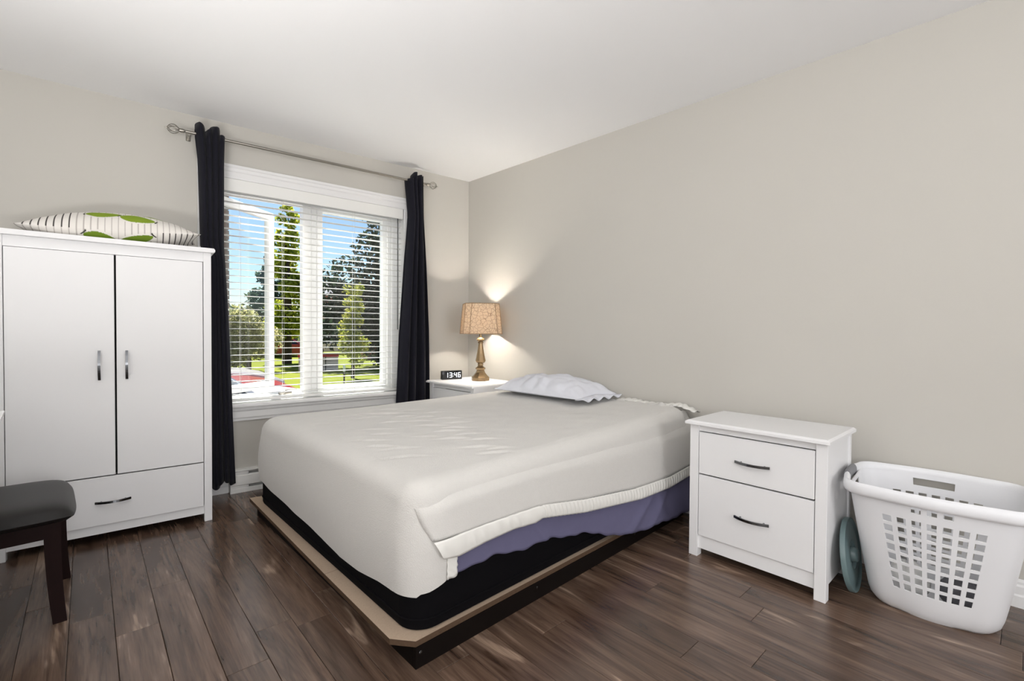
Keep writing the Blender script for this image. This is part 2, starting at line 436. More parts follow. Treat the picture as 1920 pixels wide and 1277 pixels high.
# jamb liners of the opening
g = G(); g.box(OA0, OA0+0.015, 0.0, 0.2, OZ0, OZ1); g.box(OA1-0.015, OA1, 0.0, 0.2, OZ0, OZ1); g.box(OA0+0.015, OA1-0.015, 0.0, 0.2, OZ1-0.012, OZ1)
wpart(g, 'jamb', M_trim)
# casing: header with moulding, side casings
def casing_prof(y0): return [(0.0, 0), (-0.012, 0), (-0.014, 0.012), (-0.014, 0.04), (-0.02, 0.048), (-0.02, 0.066), (-0.026, 0.072), (-0.026, 0.088), (0.0, 0.088)]
g = G(); g.prism([(p[0]-0.0005, 2.084+p[1]) for p in casing_prof(0)], 0, OA0-0.085, OA1+0.085); wpart(g, 'header_casing', M_trim)
for sgn, a in ((-1, OA0+0.004), (1, OA1-0.004)):
    g = G(); pr = [(a+sgn*p[1], p[0]-0.0005) for p in casing_prof(0)]; g.prism(pr, 2, 0.59, 2.084); wpart(g, 'side_casing', M_trim)
# sill (stool) and apron
g = G(); g.box(OA0-0.10, OA1+0.10, -0.055, -0.0005, 0.565, 0.592, 0.006, 2); g.box(OA0+0.016, OA1-0.016, -0.01, 0.11, 0.576, 0.590); wpart(g, 'sill', M_trim, smooth=True)
ap = [(-0.0005, 0.472), (-0.014, 0.472), (-0.014, 0.486), (-0.018, 0.494), (-0.018, 0.535), (-0.026, 0.545), (-0.026, 0.564), (-0.0005, 0.564)]
g = G(); g.prism(ap, 0, OA0-0.085, OA1+0.085); wpart(g, 'apron', M_trim)
# vinyl frame: head, bottom, mullion, right stile
g = G(); g.box(OA0+0.016, OA1-0.016, 0.10, 0.19, 2.01, 2.087, 0.004); wpart(g, 'frame_head')
g = G(); g.box(OA0+0.016, OA1-0.016, 0.10, 0.19, 0.577, 0.622, 0.004); wpart(g, 'frame_bottom')
g = G(); g.box(OA0+0.016, -1.94, 0.10, 0.19, 0.622, 2.01, 0.004); wpart(g, 'frame_stile')
g = G(); g.box(-1.394, -1.335, 0.10, 0.19, 0.622, 2.01, 0.004); g.box(-1.335, -1.292, 0.108, 0.19, 0.622, 2.01, 0.003); g.box(-1.292, -1.252, 0.10, 0.175, 0.622, 2.01, 0.004); wpart(g, 'mullion')
g = G(); g.box(-0.771, -0.735, 0.115, 0.175, 0.622, 2.01, 0.004); g.box(-0.735, -0.70, 0.10, 0.19, 0.622, 2.01, 0.004); g.box(-0.70, -0.637, 0.092, 0.19, 0.592, 2.07, 0.004); wpart(g, 'frame_stile')
g = G(); g.box(-1.252, -0.771, 0.115, 0.175, 0.622, 0.66, 0.004); g.box(-1.252, -0.771, 0.115, 0.175, 1.985, 2.01, 0.004); wpart(g, 'fixed_rail')
g = G(); g.box(-1.255, -0.768, 0.146, 0.150, 0.655, 1.99); wpart(g, 'fixed_pane', M_glass)
# open casement sash hinged on the left
th = radians(41); hinge = Matrix.Translation((-1.935, 0.14, 0)) @ Matrix.Rotation(th, 4, 'Z')
g = G(); sw = 0.54
g.box(0, 0.03, -0.025, 0.025, 0.632, 2.0, 0.004); g.box(sw-0.055, sw, -0.025, 0.025, 0.632, 2.0, 0.004)
g.box(0.03, sw-0.055, -0.025, 0.025, 0.632, 0.687, 0.004); g.box(0.03, sw-0.055, -0.025, 0.025, 1.945, 2.0, 0.004)
g.xf(hinge); sash = wpart(g, 'casement_sash')
g = G().box(0.025, sw-0.05, -0.003, 0.003, 0.68, 1.95).xf(hinge); wpart(g, 'sash_pane', M_glass, sash)
# crank operator on the sill rail
g = G(); g.box(-1.56, -1.47, 0.095, 0.125, 0.612, 0.634, 0.006, 2); g.tube([(-1.515, 0.10, 0.634), (-1.515, 0.09, 0.648), (-1.475, 0.075, 0.656), (-1.445, 0.07, 0.65)], 0.006, 8)
wpart(g, 'crank_handle', M_chrome, smooth=True)

# ================================================================== venetian blind
bl = wthing('venetian_blind', 'white wooden venetian blind with open slats hanging in the window', 'blind', (-1.27, 0.03, 0.592))
BA0, BA1 = -1.95, -0.645
g = G().box(BA0, BA1, -0.012, 0.004, 2.0, 2.0835, 0.003); g.box(BA0, BA0+0.01, 0.004, 0.05, 2.0, 2.0835); g.box(BA1-0.01, BA1, 0.004, 0.05, 2.0, 2.0835)
g.build('valance', M_slat, bl)
G().box(BA0+0.012, BA1-0.012, 0.008, 0.055, 2.035, 2.075, 0.002).build('headrail', M_slat, bl)
ns = 31
pitch = (1.982-0.645)/(ns-1)
prof = [(0.03-0.022, 0.0), (0.03-0.013, 0.0012), (0.03, 0.0016), (0.03+0.013, 0.0012), (0.03+0.022, 0.0)]
prof = prof + [(p[0], p[1]-0.0024) for p in prof[::-1]]
slat_me = None
for i in range(ns):
    z = 0.645+i*pitch
    if slat_me is None:
        g = G().prism(prof, 0, BA0+0.004, BA1-0.004); so = g.build('slat', M_slat, bl, True, off=[-1.27, 0.03, 0.0]); slat_me = so.data
    else:
        so = bpy.data.objects.new('slat', slat_me); COL.objects.link(so); so.parent = bl
    so.location = (0, 0, z-0.592)
G().box(BA0+0.004, BA1-0.004, 0.004, 0.056, 0.598, 0.618, 0.005, 2).build('bottom_rail', M_slat, bl, True)
for a in (-1.812, -1.545, -1.04, -0.745):
    g = G()
    for n in (0.0035, 0.0565): g.tube([(a, n, 0.612), (a, n, 2.04)], 0.0009, 5)
    g.build('ladder_cord', M_cord, bl)
G().tube([(-0.690, -0.004, 2.0), (-0.690, -0.004, 1.095)], 0.004, 8).build('tilt_wand', M_wand, bl, True)

# ================================================================== curtain rod and curtains
rod = wthing('curtain_rod', 'thin brushed nickel curtain rod with cage ball finials above the window', 'curtain rod', (-1.33, 0.0, 2.30))
G().tube([(-2.12, -0.09, 2.297), (-0.475, -0.09, 2.303)], 0.0095, 12).build('pole', M_chrome, rod, True)
def finial(a, z, sgn):
    g = G()
    prof = [(0.003, 0.0), (0.011, 0.004), (0.013, 0.018), (0.011, 0.03), (0.005, 0.034)]
    k = len(g.v); g.lathe(prof, 12); g.xf(Matrix.Translation((a, -0.09, z)) @ Matrix.Rotation(sgn*pi/2, 4, 'Y'), k)
    c = a+sgn*0.060
    for i in range(6):
        al = pi*i/3
        pts = []
        for t in range(9):
            ph = pi*t/8; rr = 0.027*sin(ph)
            pts.append((c-sgn*0.03*cos(ph), -0.09+rr*cos(al+0.5*ph), z+rr*sin(al+0.5*ph)))
        g.tube(pts, 0.0022, 6)
    k = len(g.v); g.lathe([(0.006, 0), (0.004, 0.008), (0.0005, 0.018)], 8); g.xf(Matrix.Translation((c+sgn*0.028, -0.09, z)) @ Matrix.Rotation(sgn*pi/2, 4, 'Y'), k)
    g.build('finial', M_chrome, rod, True)
finial(-2.12, 2.297, -1); finial(-0.475, 2.303, 1)
for a in (-2.10, -0.50):
    g = G().box(a-0.012, a+0.012, -0.006, -0.0005, 2.27, 2.33, 0.002); g.tube([(a, -0.004, 2.289), (a, -0.09, 2.285)], 0.006, 8); g.build('bracket', M_chrome, rod, True)

def curtain(label, top, bot, ztop, zbot, nf, seed, mids, toptab):
    rnd = random.Random(seed)
    base = ((bot[0]+bot[1])/2, -0.09, zbot)
    t = wthing('curtain', label, 'curtain', base, 'navy curtains at the window')
    NC, NR = 150, 46
    ph = [rnd.uniform(-0.4, 0.4) for _ in range(8)]
    rows = []
    for r in range(NR+1):
        v = r/NR
        row = []
        for cidx in range(NC+1):
            u = cidx/NC
            zt = interp(u, toptab)
            z = zt+(zbot+0.018*sin(u*9+seed)+0.02*u-zt)*v
            f = clamp((2.30-z)/(2.30-zbot), 0, 1)
            al = interp(f, [(0, top[0])]+[(q[0], q[1]) for q in mids]+[(1, bot[0])])
            ar = interp(f, [(0, top[1])]+[(q[0], q[2]) for q in mids]+[(1, bot[1])])
            uu = u+0.022*sin(2*pi*u*2.3+ph[0]+f*1.5)
            amp = 0.040*(1-0.25*f)
            wv = sin(2*pi*nf*uu+ph[1]+0.9*f*sin(3*u+ph[2]))
            wv = math.copysign(abs(wv)**0.75, wv)
            n = -0.088+amp*wv+0.008*sin(2*pi*nf*2.1*uu+ph[3]+2*f)
            a = al+(ar-al)*u+0.012*sin(2*pi*nf*uu+ph[1]+pi/2)*(1 if 0.05 < u < .95 else 0)
            row.append((a, min(n, -0.030), z))
        rows.append(row)
    o = G().grid(rows).build('panel', M_curtain, t, True, angle=80); solid(o, 0.003)
    # stitched bottom hem band
    return t
curtain('navy curtain on the left side of the window, partly behind the wardrobe', (-2.072, -1.915), (-1.988, -1.862), 2.36, 0.078, 4.0, 3,
        [(0.07, -2.056, -1.921), (0.315, -2.043, -1.924), (0.34, -1.990, -1.922), (0.51, -1.988, -1.902), (0.81, -1.988, -1.878)],
        [(0, 2.32), (0.05, 2.355), (0.16, 2.362), (0.27, 2.335), (0.34, 2.312), (0.42, 2.318), (0.5, 2.352), (0.6, 2.358), (0.68, 2.352), (0.74, 2.358), (0.8, 2.33), (0.88, 2.312), (1.0, 2.305)])
curtain('navy curtain on the right side of the window beside the room corner', (-0.655, -0.516), (-0.735, -0.435), 2.36, 0.06, 3.5, 11,
        [(0.12, -0.626, -0.512), (0.31, -0.663, -0.482), (0.54, -0.70, -0.455), (0.80, -0.727, -0.440)],
        [(0, 2.305), (0.18, 2.312), (0.38, 2.33), (0.46, 2.368), (0.56, 2.368), (0.62, 2.345), (0.75, 2.352), (1.0, 2.355)])

# ================================================================== baseboard heater
he = wthing('baseboard_heater', 'long white electric baseboard heater on the wall below the window', 'heater', (-1.2, -0.03, 0.0))
HA0, HA1 = -1.885, -0.80
G().box(HA0, HA1, -0.006, -0.0005, 0.004, 0.150).build('back_plate', M_heater, he)
g = G(); g.prism([(-0.006, 0.128), (-0.012, 0.128), (-0.058, 0.139), (-0.060, 0.146), (-0.058, 0.150), (-0.006, 0.150)], 0, HA0, HA1); g.build('top_cap', M_heater, he)
g = G(); g.prism([(-0.052, 0.120), (-0.06, 0.112), (-0.062, 0.075), (-0.062, 0.052), (-0.056, 0.048), (-0.05, 0.05), (-0.05, 0.114)], 0, HA0+0.002, HA1-0.002); g.build('front_panel', M_heater, he)
g = G(); g.prism([(-0.006, 0.0), (-0.058, 0.0), (-0.058, 0.028), (-0.054, 0.03), (-0.05, 0.012), (-0.006, 0.012)], 0, HA0, HA1); g.build('bottom_rail', M_heater, he)
for a0, a1 in ((HA0, HA0+0.108), (HA1-0.1, HA1)):
    G().box(a0, a1, -0.056, -0.006, 0.003, 0.146, 0.002).build('end_box', M_heater, he)
G().box(HA0+0.11, HA1-0.105, -0.044, -0.012, 0.05, 0.11).build('heating_fins', M_heater_in, he)

# ================================================================== furniture helpers
def bow_handle(g, p0, p1, out, rise=0.022, w=0.011, h=0.006):
    p0, p1, out = Vector(p0), Vector(p1), Vector(out)
    ax = (p1-p0).normalized(); side = ax.cross(out)
    pts = []
    for i in range(13):
        t = i/12; pts.append(p0+(p1-p0)*t+out*(0.010+rise*(1-(2*t-1)**2)))
    g.bar(pts, w, h, side)
    for t in (0.16, 0.84):
        q = p0+(p1-p0)*t; rr = 0.010+rise*(1-(2*t-1)**2)
        g.tube([q, q+out*rr], 0.004, 8)
    return g

def nightstand(name, label, loc, rot, Wd, Ht, dep, group, drawers=True):
    """local: x from front (0) to back (dep), y from 0 (left, far) to -Wd, z up"""
    t = thing(name, label, 'nightstand', loc, rot, group)
    k = Ht/0.66
    pw = 0.042; zt = Ht-0.018
    # top slab with chamfered overhang
    b = G(); x0, x1, y0, y1 = -0.030, dep+0.012, 0.012, -Wd-0.014
    c = 0.010
    pts_t = [(x0+c, y0-c), (x0+c, y1+c), (x1, y1+c), (x1, y0-c)]; pts_m = [(x0, y0), (x0, y1), (x1, y1), (x1, y0)]
    vs = [(p[0], p[1], Ht) for p in pts_t]+[(p[0], p[1], Ht-0.007) for p in pts_m]+[(p[0], p[1], zt+0.0) for p in pts_m]
    fs = [[0, 1, 2, 3], [8, 9, 10, 11]]+[[i, (i+1) % 4, 4+(i+1) % 4, 4+i] for i in range(4)]+[[4+i, 4+(i+1) % 4, 8+(i+1) % 4, 8+i] for i in range(4)]
    b.add(vs, fs); b.build('top', M_white, t)
    # legs
    for yy in (0.0, -Wd+pw):
        G().box(0, pw, yy-pw, yy, 0, zt, 0.0015).build('leg', M_white, t)
        G().box(dep-0.03, dep, yy-pw, yy, 0, zt, 0.0015).build('leg', M_white, t)
    # side panels
    for yy in (-0.006, -Wd+0.006+0.014):
        G().box(pw, dep-0.03, yy-0.014, yy, 0.055, zt).build('side_panel', M_white, t)
    G().box(dep-0.012, dep-0.004, -Wd+0.02, -0.02, 0.06, zt).build('back_panel', M_white, t)
    yL, yR = -pw, -Wd+pw
    G().box(0.012, 0.03, yR, yL, 0.608*k, zt).build('top_rail', M_white, t)
    G().box(0.012, 0.03, yR, yL, 0.040, 0.108).build('bottom_rail', M_white, t)
    for (z0, z1, hz) in ((0.406*k, 0.604*k, 0.499*k), (0.106, 0.399*k, 0.250*k)):
        d = G().box(0.001, 0.018, yR+0.003, yL-0.003, z0, z1, 0.0015).build('drawer', M_white, t)
        ym = (yL+yR)/2-0.004
        h = G(); bow_handle(h, (0.001, ym+0.073, hz), (0.001, ym-0.073, hz), (-1, 0, 0)); h.build('handle', M_handle, d)
        G().box(0.02, dep-0.05, yR+0.012, yL-0.012, z0+0.01, z1-0.02).build('drawer_box', M_dark, d)
    return t
nightstand('nightstand', 'white two-drawer nightstand right of the bed next to the laundry basket', (-0.507, -2.312, 0), radians(-3.0), 0.575, 0.66, 0.36, 'white nightstands beside the bed')
nightstand('nightstand', 'white nightstand in the far corner under the lamp, mostly hidden by the bed', (-0.478, -0.085, 0), radians(-1.0), 0.575, 0.68, 0.44, 'white nightstands beside the bed')

# ================================================================== wardrobe
wr = wthing('wardrobe', 'white two-door wardrobe with one bottom drawer left of the window', 'wardrobe', (-2.45, -0.25, 0.0))
A0, A1 = -2.873, -2.027; FN = -0.477; BN = -0.03
zt = 1.513
prof = [(A0-0.018, zt+0.002), (A0-0.018, zt+0.016), (A0-0.012, zt+0.024), (A1+0.012, zt+0.024), (A1+0.018, zt+0.016), (A1+0.018, zt+0.006), (A1+0.008, zt), (A0-0.008, zt)]
G().prism([(p[0], p[1]) for p in prof], 1, FN-0.022, BN).build('top', M_white, wr)
for a in (A0, A1-0.037):
    G().box(a, a+0.037, FN, FN+0.037, 0, zt, 0.0015).build('leg', M_white, wr)
    G().box(a, a+0.037, BN-0.037, BN, 0, zt, 0.0015).build('leg', M_white, wr)
for a in (A0+0.006, A1-0.006-0.016):
    G().box(a, a+0.016, FN+0.037, BN-0.037, 0.06, zt).build('side_panel', M_white, wr)
G().box(A0+0.03, A1-0.03, BN-0.012, BN-0.004, 0.06, zt).build('back_panel', M_white, wr)
G().box(A0+0.037, A1-0.037, FN+0.010, FN+0.028, 1.462, zt).build('top_rail', M_white, wr)
G().box(A0+0.037, A1-0.037, FN+0.012, FN+0.03, 0.042, 0.088).build('bottom_rail', M_white, wr)
G().box(A0+0.037, A1-0.037, FN+0.03, BN-0.02, 0.06, 0.075).build('bottom_panel', M_dark, wr)
G().box(-2.452, -2.432, FN+0.03, BN-0.02, 0.34, 1.46).build('divider', M_dark, wr)
dl = G().box(A0+0.040, -2.4455, FN+0.001, FN+0.018, 0.338, 1.459, 0.0015).build('door', M_white, wr)
dr = G().box(-2.4375, A1-0.040, FN+0.001, FN+0.018, 0.338, 1.459, 0.0015).build('door', M_white, wr)
h = G(); bow_handle(h, (-2.504, FN+0.001, 0.826), (-2.504, FN+0.001, 0.972), (0, -1, 0)); h.build('handle', M_handle, dl)
h = G(); bow_handle(h, (-2.397, FN+0.001, 0.826), (-2.397, FN+0.001, 0.971), (0, -1, 0)); h.build('handle', M_handle, dr)
dd = G().box(A0+0.040, A1-0.040, FN+0.001, FN+0.018, 0.088, 0.332, 0.0015).build('drawer', M_white, wr)
h = G(); bow_handle(h, (-2.524, FN+0.001, 0.207), (-2.385, FN+0.001, 0.207), (0, -1, 0)); h.build('handle', M_handle, dd)

# ================================================================== bed
NF, NH, FH, FF = Vector((-1.91, -2.05)), Vector((-0.05, -2.12)), Vector((-0.05, -0.80)), Vector((-1.86, -0.29))
def rq(quad, R, seg=8, per=0.06):
    """rounded outline of a CCW quad: list of (inner point, normal, edge index, t along edge)"""
    n = 4; dirs = [(quad[(i+1) % n]-quad[i]).normalized() for i in range(n)]; nor = [Vector((d.y, -d.x)) for d in dirs]
    inn = []
    for i in range(n):
        n0, n1 = nor[i-1], nor[i]; p = quad[i]; det = n0.x*n1.y-n0.y*n1.x
        c0 = n0.dot(p)-R; c1 = n1.dot(p)-R
        inn.append(Vector(((c0*n1.y-c1*n0.y)/det, (n0.x*c1-n1.x*c0)/det)))
    out = []
    for i in range(n):
        a0 = atan2(nor[i-1].y, nor[i-1].x); a1 = atan2(nor[i].y, nor[i].x)
        while a1 < a0: a1 += 2*pi
        for k in range(seg):
            a = a0+(a1-a0)*k/seg; out.append((inn[i], Vector((cos(a), sin(a))), i, 0.0 if k > seg/2 else -1.0))
        p, q = inn[i], inn[(i+1) % n]; m_ = max(2, int((q-p).length/per))
        for k in range(m_+1): out.append((p+(q-p)*k/m_, nor[i], i, k/m_))
    return out

bf = thing('bed_frame', 'low black bed platform with bare particle board top under the box spring', 'bed frame', (-0.98, -1.25, 0))
bf['_o'] = [-0.98, -1.25, 0]
def seg_box(p, q, th_, z0, z1, side=1):
    d = (Vector(q)-Vector(p)).normalized(); nrm = Vector((-d.y, d.x))*th_*side
    return [tuple(p), tuple(q), (q[0]+nrm.x, q[1]+nrm.y), (p[0]+nrm.x, p[1]+nrm.y)]
c0 = (-1.907, -2.056); c1 = (-0.06, -2.074); c2 = (-0.06, -0.86); c3 = (-1.862, -0.33)
for p, q, e0, e1 in ((c0, c1, 0, 0), (c1, c2, .02, .02), (c2, c3, 0, 0), (c3, c0, .02, .02)):
    d = (Vector(q)-Vector(p)).normalized(); p2 = Vector(p)+d*e0; q2 = Vector(q)-d*e1
    G().poly(seg_box(p2, q2, 0.018, 0, 0.07), 0.0, 0.070).build('rail', M_blackwood, bf)
for x in (-1.89, -1.34, -0.6):
    g = G(); k = len(g.v); g.lathe([(0.006, 0), (0.006, 0.001), (0.003, 0.002)], 10)
    g.xf(Matrix.Translation((x, -2.0565-(x+1.907)*0.0097, 0.05)) @ Matrix.Rotation(pi/2, 4, 'X'), k); g.build('screw', M_handle, bf)
b1 = [(-1.905, -2.052), (-0.055, -2.070), (-0.055, -1.42), (-1.937, -1.44), (-1.958, -1.982)]
b2 = [(-1.937, -1.4385), (-0.055, -1.4185), (-0.055, -0.83), (-0.5, -0.70), (-1.862, -0.272), (-1.886, -0.272)]
for b in (b1, b2):
    me = G().poly(b, 0.070, 0.089); o = me.build('platform_board', [M_particle, M_partedge], bf)
    for p in o.data.polygons: p.material_index = 0 if p.normal.z > 0.5 else 1

# box spring
bs = thing('box_spring', 'black fabric box spring between the bed platform and the mattress', 'box spring', (-0.98, -1.2, 0.089)); bs['_o'] = [-0.98, -1.2, 0.089]
def rounded_slab(quad, R, z0, z1, r, bulge=0.0):
    out = rq([Vector(q) for q in quad], R); g = G(); rows = []
    prof = [(R-r, z0), (R-r*0.3, z0+r*0.3), (R, z0+r), (R+bulge, (z0+z1)/2), (R, z1-r), (R-r*0.3, z1-r*0.3), (R-r, z1)]
    for rho, z in prof: rows.append([(p.x+n.x*rho, p.y+n.y*rho, z) for p, n, e, t in out])
    N = len(out); vs = [v for r_ in rows for v in r_]; fs = []
    for i in range(len(rows)-1):
        for k in range(N): fs.append([i*N+k, i*N+(k+1) % N, (i+1)*N+(k+1) % N, (i+1)*N+k])
    fs += [list(range(N))[::-1], [(len(rows)-1)*N+k for k in range(N)]]
    return g.add(vs, fs)
BQ = [(-1.905, -2.038), (-0.06, -2.055), (-0.06, -0.84), (-1.856, -0.315)]
rounded_slab(BQ, 0.09, 0.089, 0.31, 0.012).build('cover', M_black_fab, bs, True)
for zz in (0.128, 0.298):
    out = rq([Vector(q) for q in BQ], 0.09); pts = [(p.x+n.x*0.0905, p.y+n.y*0.0905, zz) for p, n, e, t in out]; pts.append(pts[0])
    G().tube(pts, 0.004, 6, cap=False).build('piping', M_black_fab, bs, True)
# mattress (under the blanket)
MQ = [(-1.885, -2.028), (-0.07, -2.085), (-0.07, -0.84), (-1.84, -0.325)]
mt = rounded_slab(MQ, 0.09, 0.311, 0.545, 0.05); o = mt.build('mattress', M_pillow, None, True, off=[-0.98, -1.2, 0.311]); o.location = (-0.98, -1.2, 0.311)
tag(o, 'thick mattress on the black box spring, covered by the cream blanket', 'mattress')

# lilac fitted sheet hanging on the near side
near_d = (NH-NF).normalized(); near_n = Vector((near_d.y, -near_d.x))
def NP(u, off, z):
    q = NF+near_d*u+near_n*off; return (q.x, q.y, z)
TU = [(0.058, 0.395), (0.151, 0.400), (0.267, 0.403), (0.433, 0.402), (0.548, 0.400), (0.822, 0.358), (1.207, 0.318), (1.547, 0.308), (1.843, 0.331)]
TL = [(0.085, 0.337), (0.151, 0.328), (0.267, 0.341), (0.403, 0.348), (0.516, 0.340), (0.555, 0.348), (0.823, 0.302), (1.272, 0.254), (1.548, 0.250), (1.844, 0.277)]
PLow = [(0.13, 0.262), (0.32, 0.261), (0.479, 0.241), (0.612, 0.237), (0.824, 0.202), (1.149, 0.104), (1.48, 0.082), (1.84, 0.065)]
sh = thing('fitted_sheet', 'lilac cotton sheet hanging out below the blanket on the near side of the bed', 'bed sheet', (-0.98, -2.1, 0.07)); sh['_o'] = [-0.98, -2.1, 0.07]
rows = []
for r in range(25):
    v = r/24; row = []
    for k in range(140):
        u = 0.13+(1.84-0.13)*k/139
        zl = interp(u, PLow)+0.004*sin(u*23)+0.003*sin(u*61)
        z = 0.47+(zl-0.47)*v
        uu = u-0.05*(1-v)*0 
        off = -0.004+0.010*smooth(v, 0.2, 1)+0.030*smooth(u, 0.75, 1.5)*smooth(v, 0.35, 1.0)
        d1 = (z-0.10)-(u-1.16)*0.62          # long diagonal folds toward the head
        off += 0.012*exp(-(d1/0.022)**2)*smooth(u, 1.0, 1.25)
        d2 = (z-0.09)-(u-1.35)*0.75
        off += 0.010*exp(-(d2/0.02)**2)*smooth(u, 1.2, 1.4)
        d3 = (z-0.22)-(u-0.62)*(-1.3)
        off += 0.007*exp(-(d3/0.018)**2)*smooth(v, 0.45, 0.8)
        off += 0.0035*sin(u*38+4*v)*smooth(v, 0.3, 1)*(0.4+0.6*noise.noise((u*5, v*2, 0)))
        row.append(NP(u, off, z))
    rows.append(row)
o = G().grid(rows).build('skirt', M_sheet, sh, True, angle=80); solid(o, 0.002)

# blanket
def ZT(x, y):
    z = 0.575+0.042*(x+1.9)
    z += 0.012*noise.noise((x*1.1+3, y*1.1, 0.3))
    return z
WR = [(-1.493, -0.704, .16, .006), (-1.429, -0.837, .14, .006), (-1.272, -0.834, .2, .010), (-1.273, -0.981, .13, .009), (-1.29, -1.168, .15, .009), (-1.314, -1.309, .14, .009),
      (-1.35, -1.476, .14, .009), (-1.264, -1.45, .16, .010), (-1.317, -1.607, .14, .008), (-1.345, -1.734, .15, .009), (-1.571, -1.162, .16, .007), (-1.707, -1.363, .16, .007),
      (-1.707, -1.504, .15, .008), (-1.691, -1.585, .16, .009), (-1.935, -1.587, .13, .006), (-1.483, -1.498, .12, .005), (-1.428, -1.627, .16, .008), (-1.439, -1.824, .14, .008),
      (-1.451, -1.935, .15, .008), (-1.22, -1.08, .13, .008), (-1.146, -1.215, .14, .009), (-1.149, -0.842, .14, .007), (-1.22, -0.70, .2, .006), (-1.42, -1.06, .12, .006),
      (-1.36, -0.75, .18, .008), (-1.60, -1.30, .13, .006), (-1.40, -1.90, .12, .006), (-1.18, -1.35, .13, .007), (-1.10, -1.02, .12, .006), (-1.75, -1.70, .2, .006), (-1.66, -0.80, .15, .005)]
random.seed(8)
wdirs = [random.uniform(-0.16, 0.16)-0.62 for _ in WR]
def wrinkle(x, y):
    d = 0.0
    for (cx, cy, ln, h), an in zip(WR, wdirs):
        dx, dy = x-cx, y-cy
        if abs(dx) > 0.25 or abs(dy) > 0.25: continue
        a = dx*cos(an)+dy*sin(an); b = -dx*sin(an)+dy*cos(an)
        b += 0.25*a*a/ln
        e = exp(-(a/(ln*0.42))**2)
        d += 1.9*h*e*(0.30*exp(-(b/0.012)**2)-0.85*exp(-((b+0.012)/0.008)**2))
    d += 0.0030*noise.noise((x*9+y*5, y*13-x*4, 1.7))+0.0035*noise.noise((x*3.1, y*4.3, 5.1))
    return d
bk = thing('blanket', 'cream fleece blanket with white satin edging spread over the bed', 'blanket', (-0.98, -1.25, 0.2)); bk['_o'] = [-0.98, -1.25, 0.2]
R_, r_ = 0.11, 0.075
out = rq([NF, NH, FH, FF], R_, seg=14, per=0.012)
FOOT = [(0.0, 0.235), (0.25, 0.215), (0.45, 0.205), (0.6, 0.195), (0.72, 0.178), (0.83, 0.185), (0.93, 0.205), (1.0, 0.212)]
CN = Vector((-0.98, -1.3))
def zlow(p, n, e, t):
    if e == 3:   # foot edge from FF to NF
        if t < 0: return 0.245
        return interp(t, FOOT)
    if e == 0:
        if t < 0: return 0.213
        u = (Vector((p.x, p.y))+n*R_-NF).dot(near_d)
        if u < 0.15: return interp(u, [(0, 0.214), (0.06, 0.228), (0.11, 0.25), (0.145, 0.272), (0.15, 0.28)])
        return 0.40
    if e == 1: return 0.53 if t >= 0 else 0.45
    return 0.25 if t >= 0 else 0.4
rings = []
NI = 150
for i in range(0, NI+1):           # interior rings scaled towards a centre line
    f = i/NI; row = []
    for p, n, e, t in out:
        q = p+n*(R_-r_); cx = clamp(q.x, -1.25, -0.6); cc = Vector((cx, -1.28+(cx+0.98)*(-0.12)))
        s_ = cc+(q-cc)*f
        z = ZT(s_.x, s_.y)+wrinkle(s_.x, s_.y)
        if e == 1 and t >= 0: z += 0.02*smooth(f, 0.95, 1.0)*abs(noise.noise((s_.y*14, 0, 9)))*1.6*smooth(-s_.y, 1.5, 1.7)
        row.append((s_.x, s_.y, z))
    rings.append(row)
for th_ in (15, 30, 45, 60, 75, 90):
    row = []
    for p, n, e, t in out:
        a = radians(th_); rho = R_-r_+r_*sin(a); q = p+n*rho; q0 = p+n*(R_-r_)
        z = ZT(q0.x, q0.y)+wrinkle(q0.x, q0.y)*cos(a)-r_*(1-cos(a))
        row.append((q.x, q.y, z))
    rings.append(row)
ND = 14
for k in range(1, ND+1):
    v = k/ND; row = []
    for idx, (p, n, e, t) in enumerate(out):
        q0 = p+n*(R_-r_); zs = ZT(q0.x, q0.y)-r_; zl = zlow(p, n, e, t)
        z = zs+(zl-zs)*v
        rho = R_+0.012*sin(pi*v*0.9)+(0.006*noise.noise((q0.x*4, q0.y*4, z*5)))*v
        rho += 0.012*v*(1.0 if e == 3 else (1-smooth(t, 0.0, 0.16) if e == 0 else 0))
        q = p+n*rho
        if e == 1: q = p+n*min(rho, R_+0.01)
        row.append((q.x, q.y, z))
    rings.append(row)
N_ = len(out); vs = [v for r in rings for v in r]; fs = []
for i in range(len(rings)-1):
    for k in range(N_): fs.append([i*N_+k, i*N_+(k+1) % N_, (i+1)*N_+(k+1) % N_, (i+1)*N_+k])
g = G().add(vs, fs); g.build('cover', M_blanket, bk, True, angle=85)
# near-side flap lying over the corner fold
FOLD = [(0.30, 0.10), (0.335, 0.090), (0.395, 0.062), (0.45, 0.036), (0.50, 0.024), (0.56, 0.030)]
rows = []
for r in range(19):
    v = r/18; row = []
    for k in range(120):
        kk = k/119
        u_t = 0.06+(1.855-0.06)*kk
        ztop = ZT(NF.x+u_t, NF.y)-0.022
        z = ztop+(interp(max(u_t, 0.058), TU)-ztop)*v
        ul = interp(z, FOLD); u = ul+(1.855-ul)*kk
        off = -0.042+0.048*smooth(v, 0, 0.40)+0.020*v+0.004*noise.noise((u*3.3, z*5, 2))
        if kk < 0.06: off -= (0.012+0.040*(1-smooth(v, 0.10, 0.52)))*(1-kk/0.06)
        off += 0.006*exp(-((u-0.545)/0.012)**2)*v
        if u < R_: off -= 0.85*(R_-sqrt(max(0.0, R_*R_-(R_-max(u, 0.0))**2)))
        row.append(NP(u, off, z))
    rows.append(row)
o = G().grid(rows).build('side_flap', M_blanket, bk, True, angle=85); solid(o, 0.006, 1)
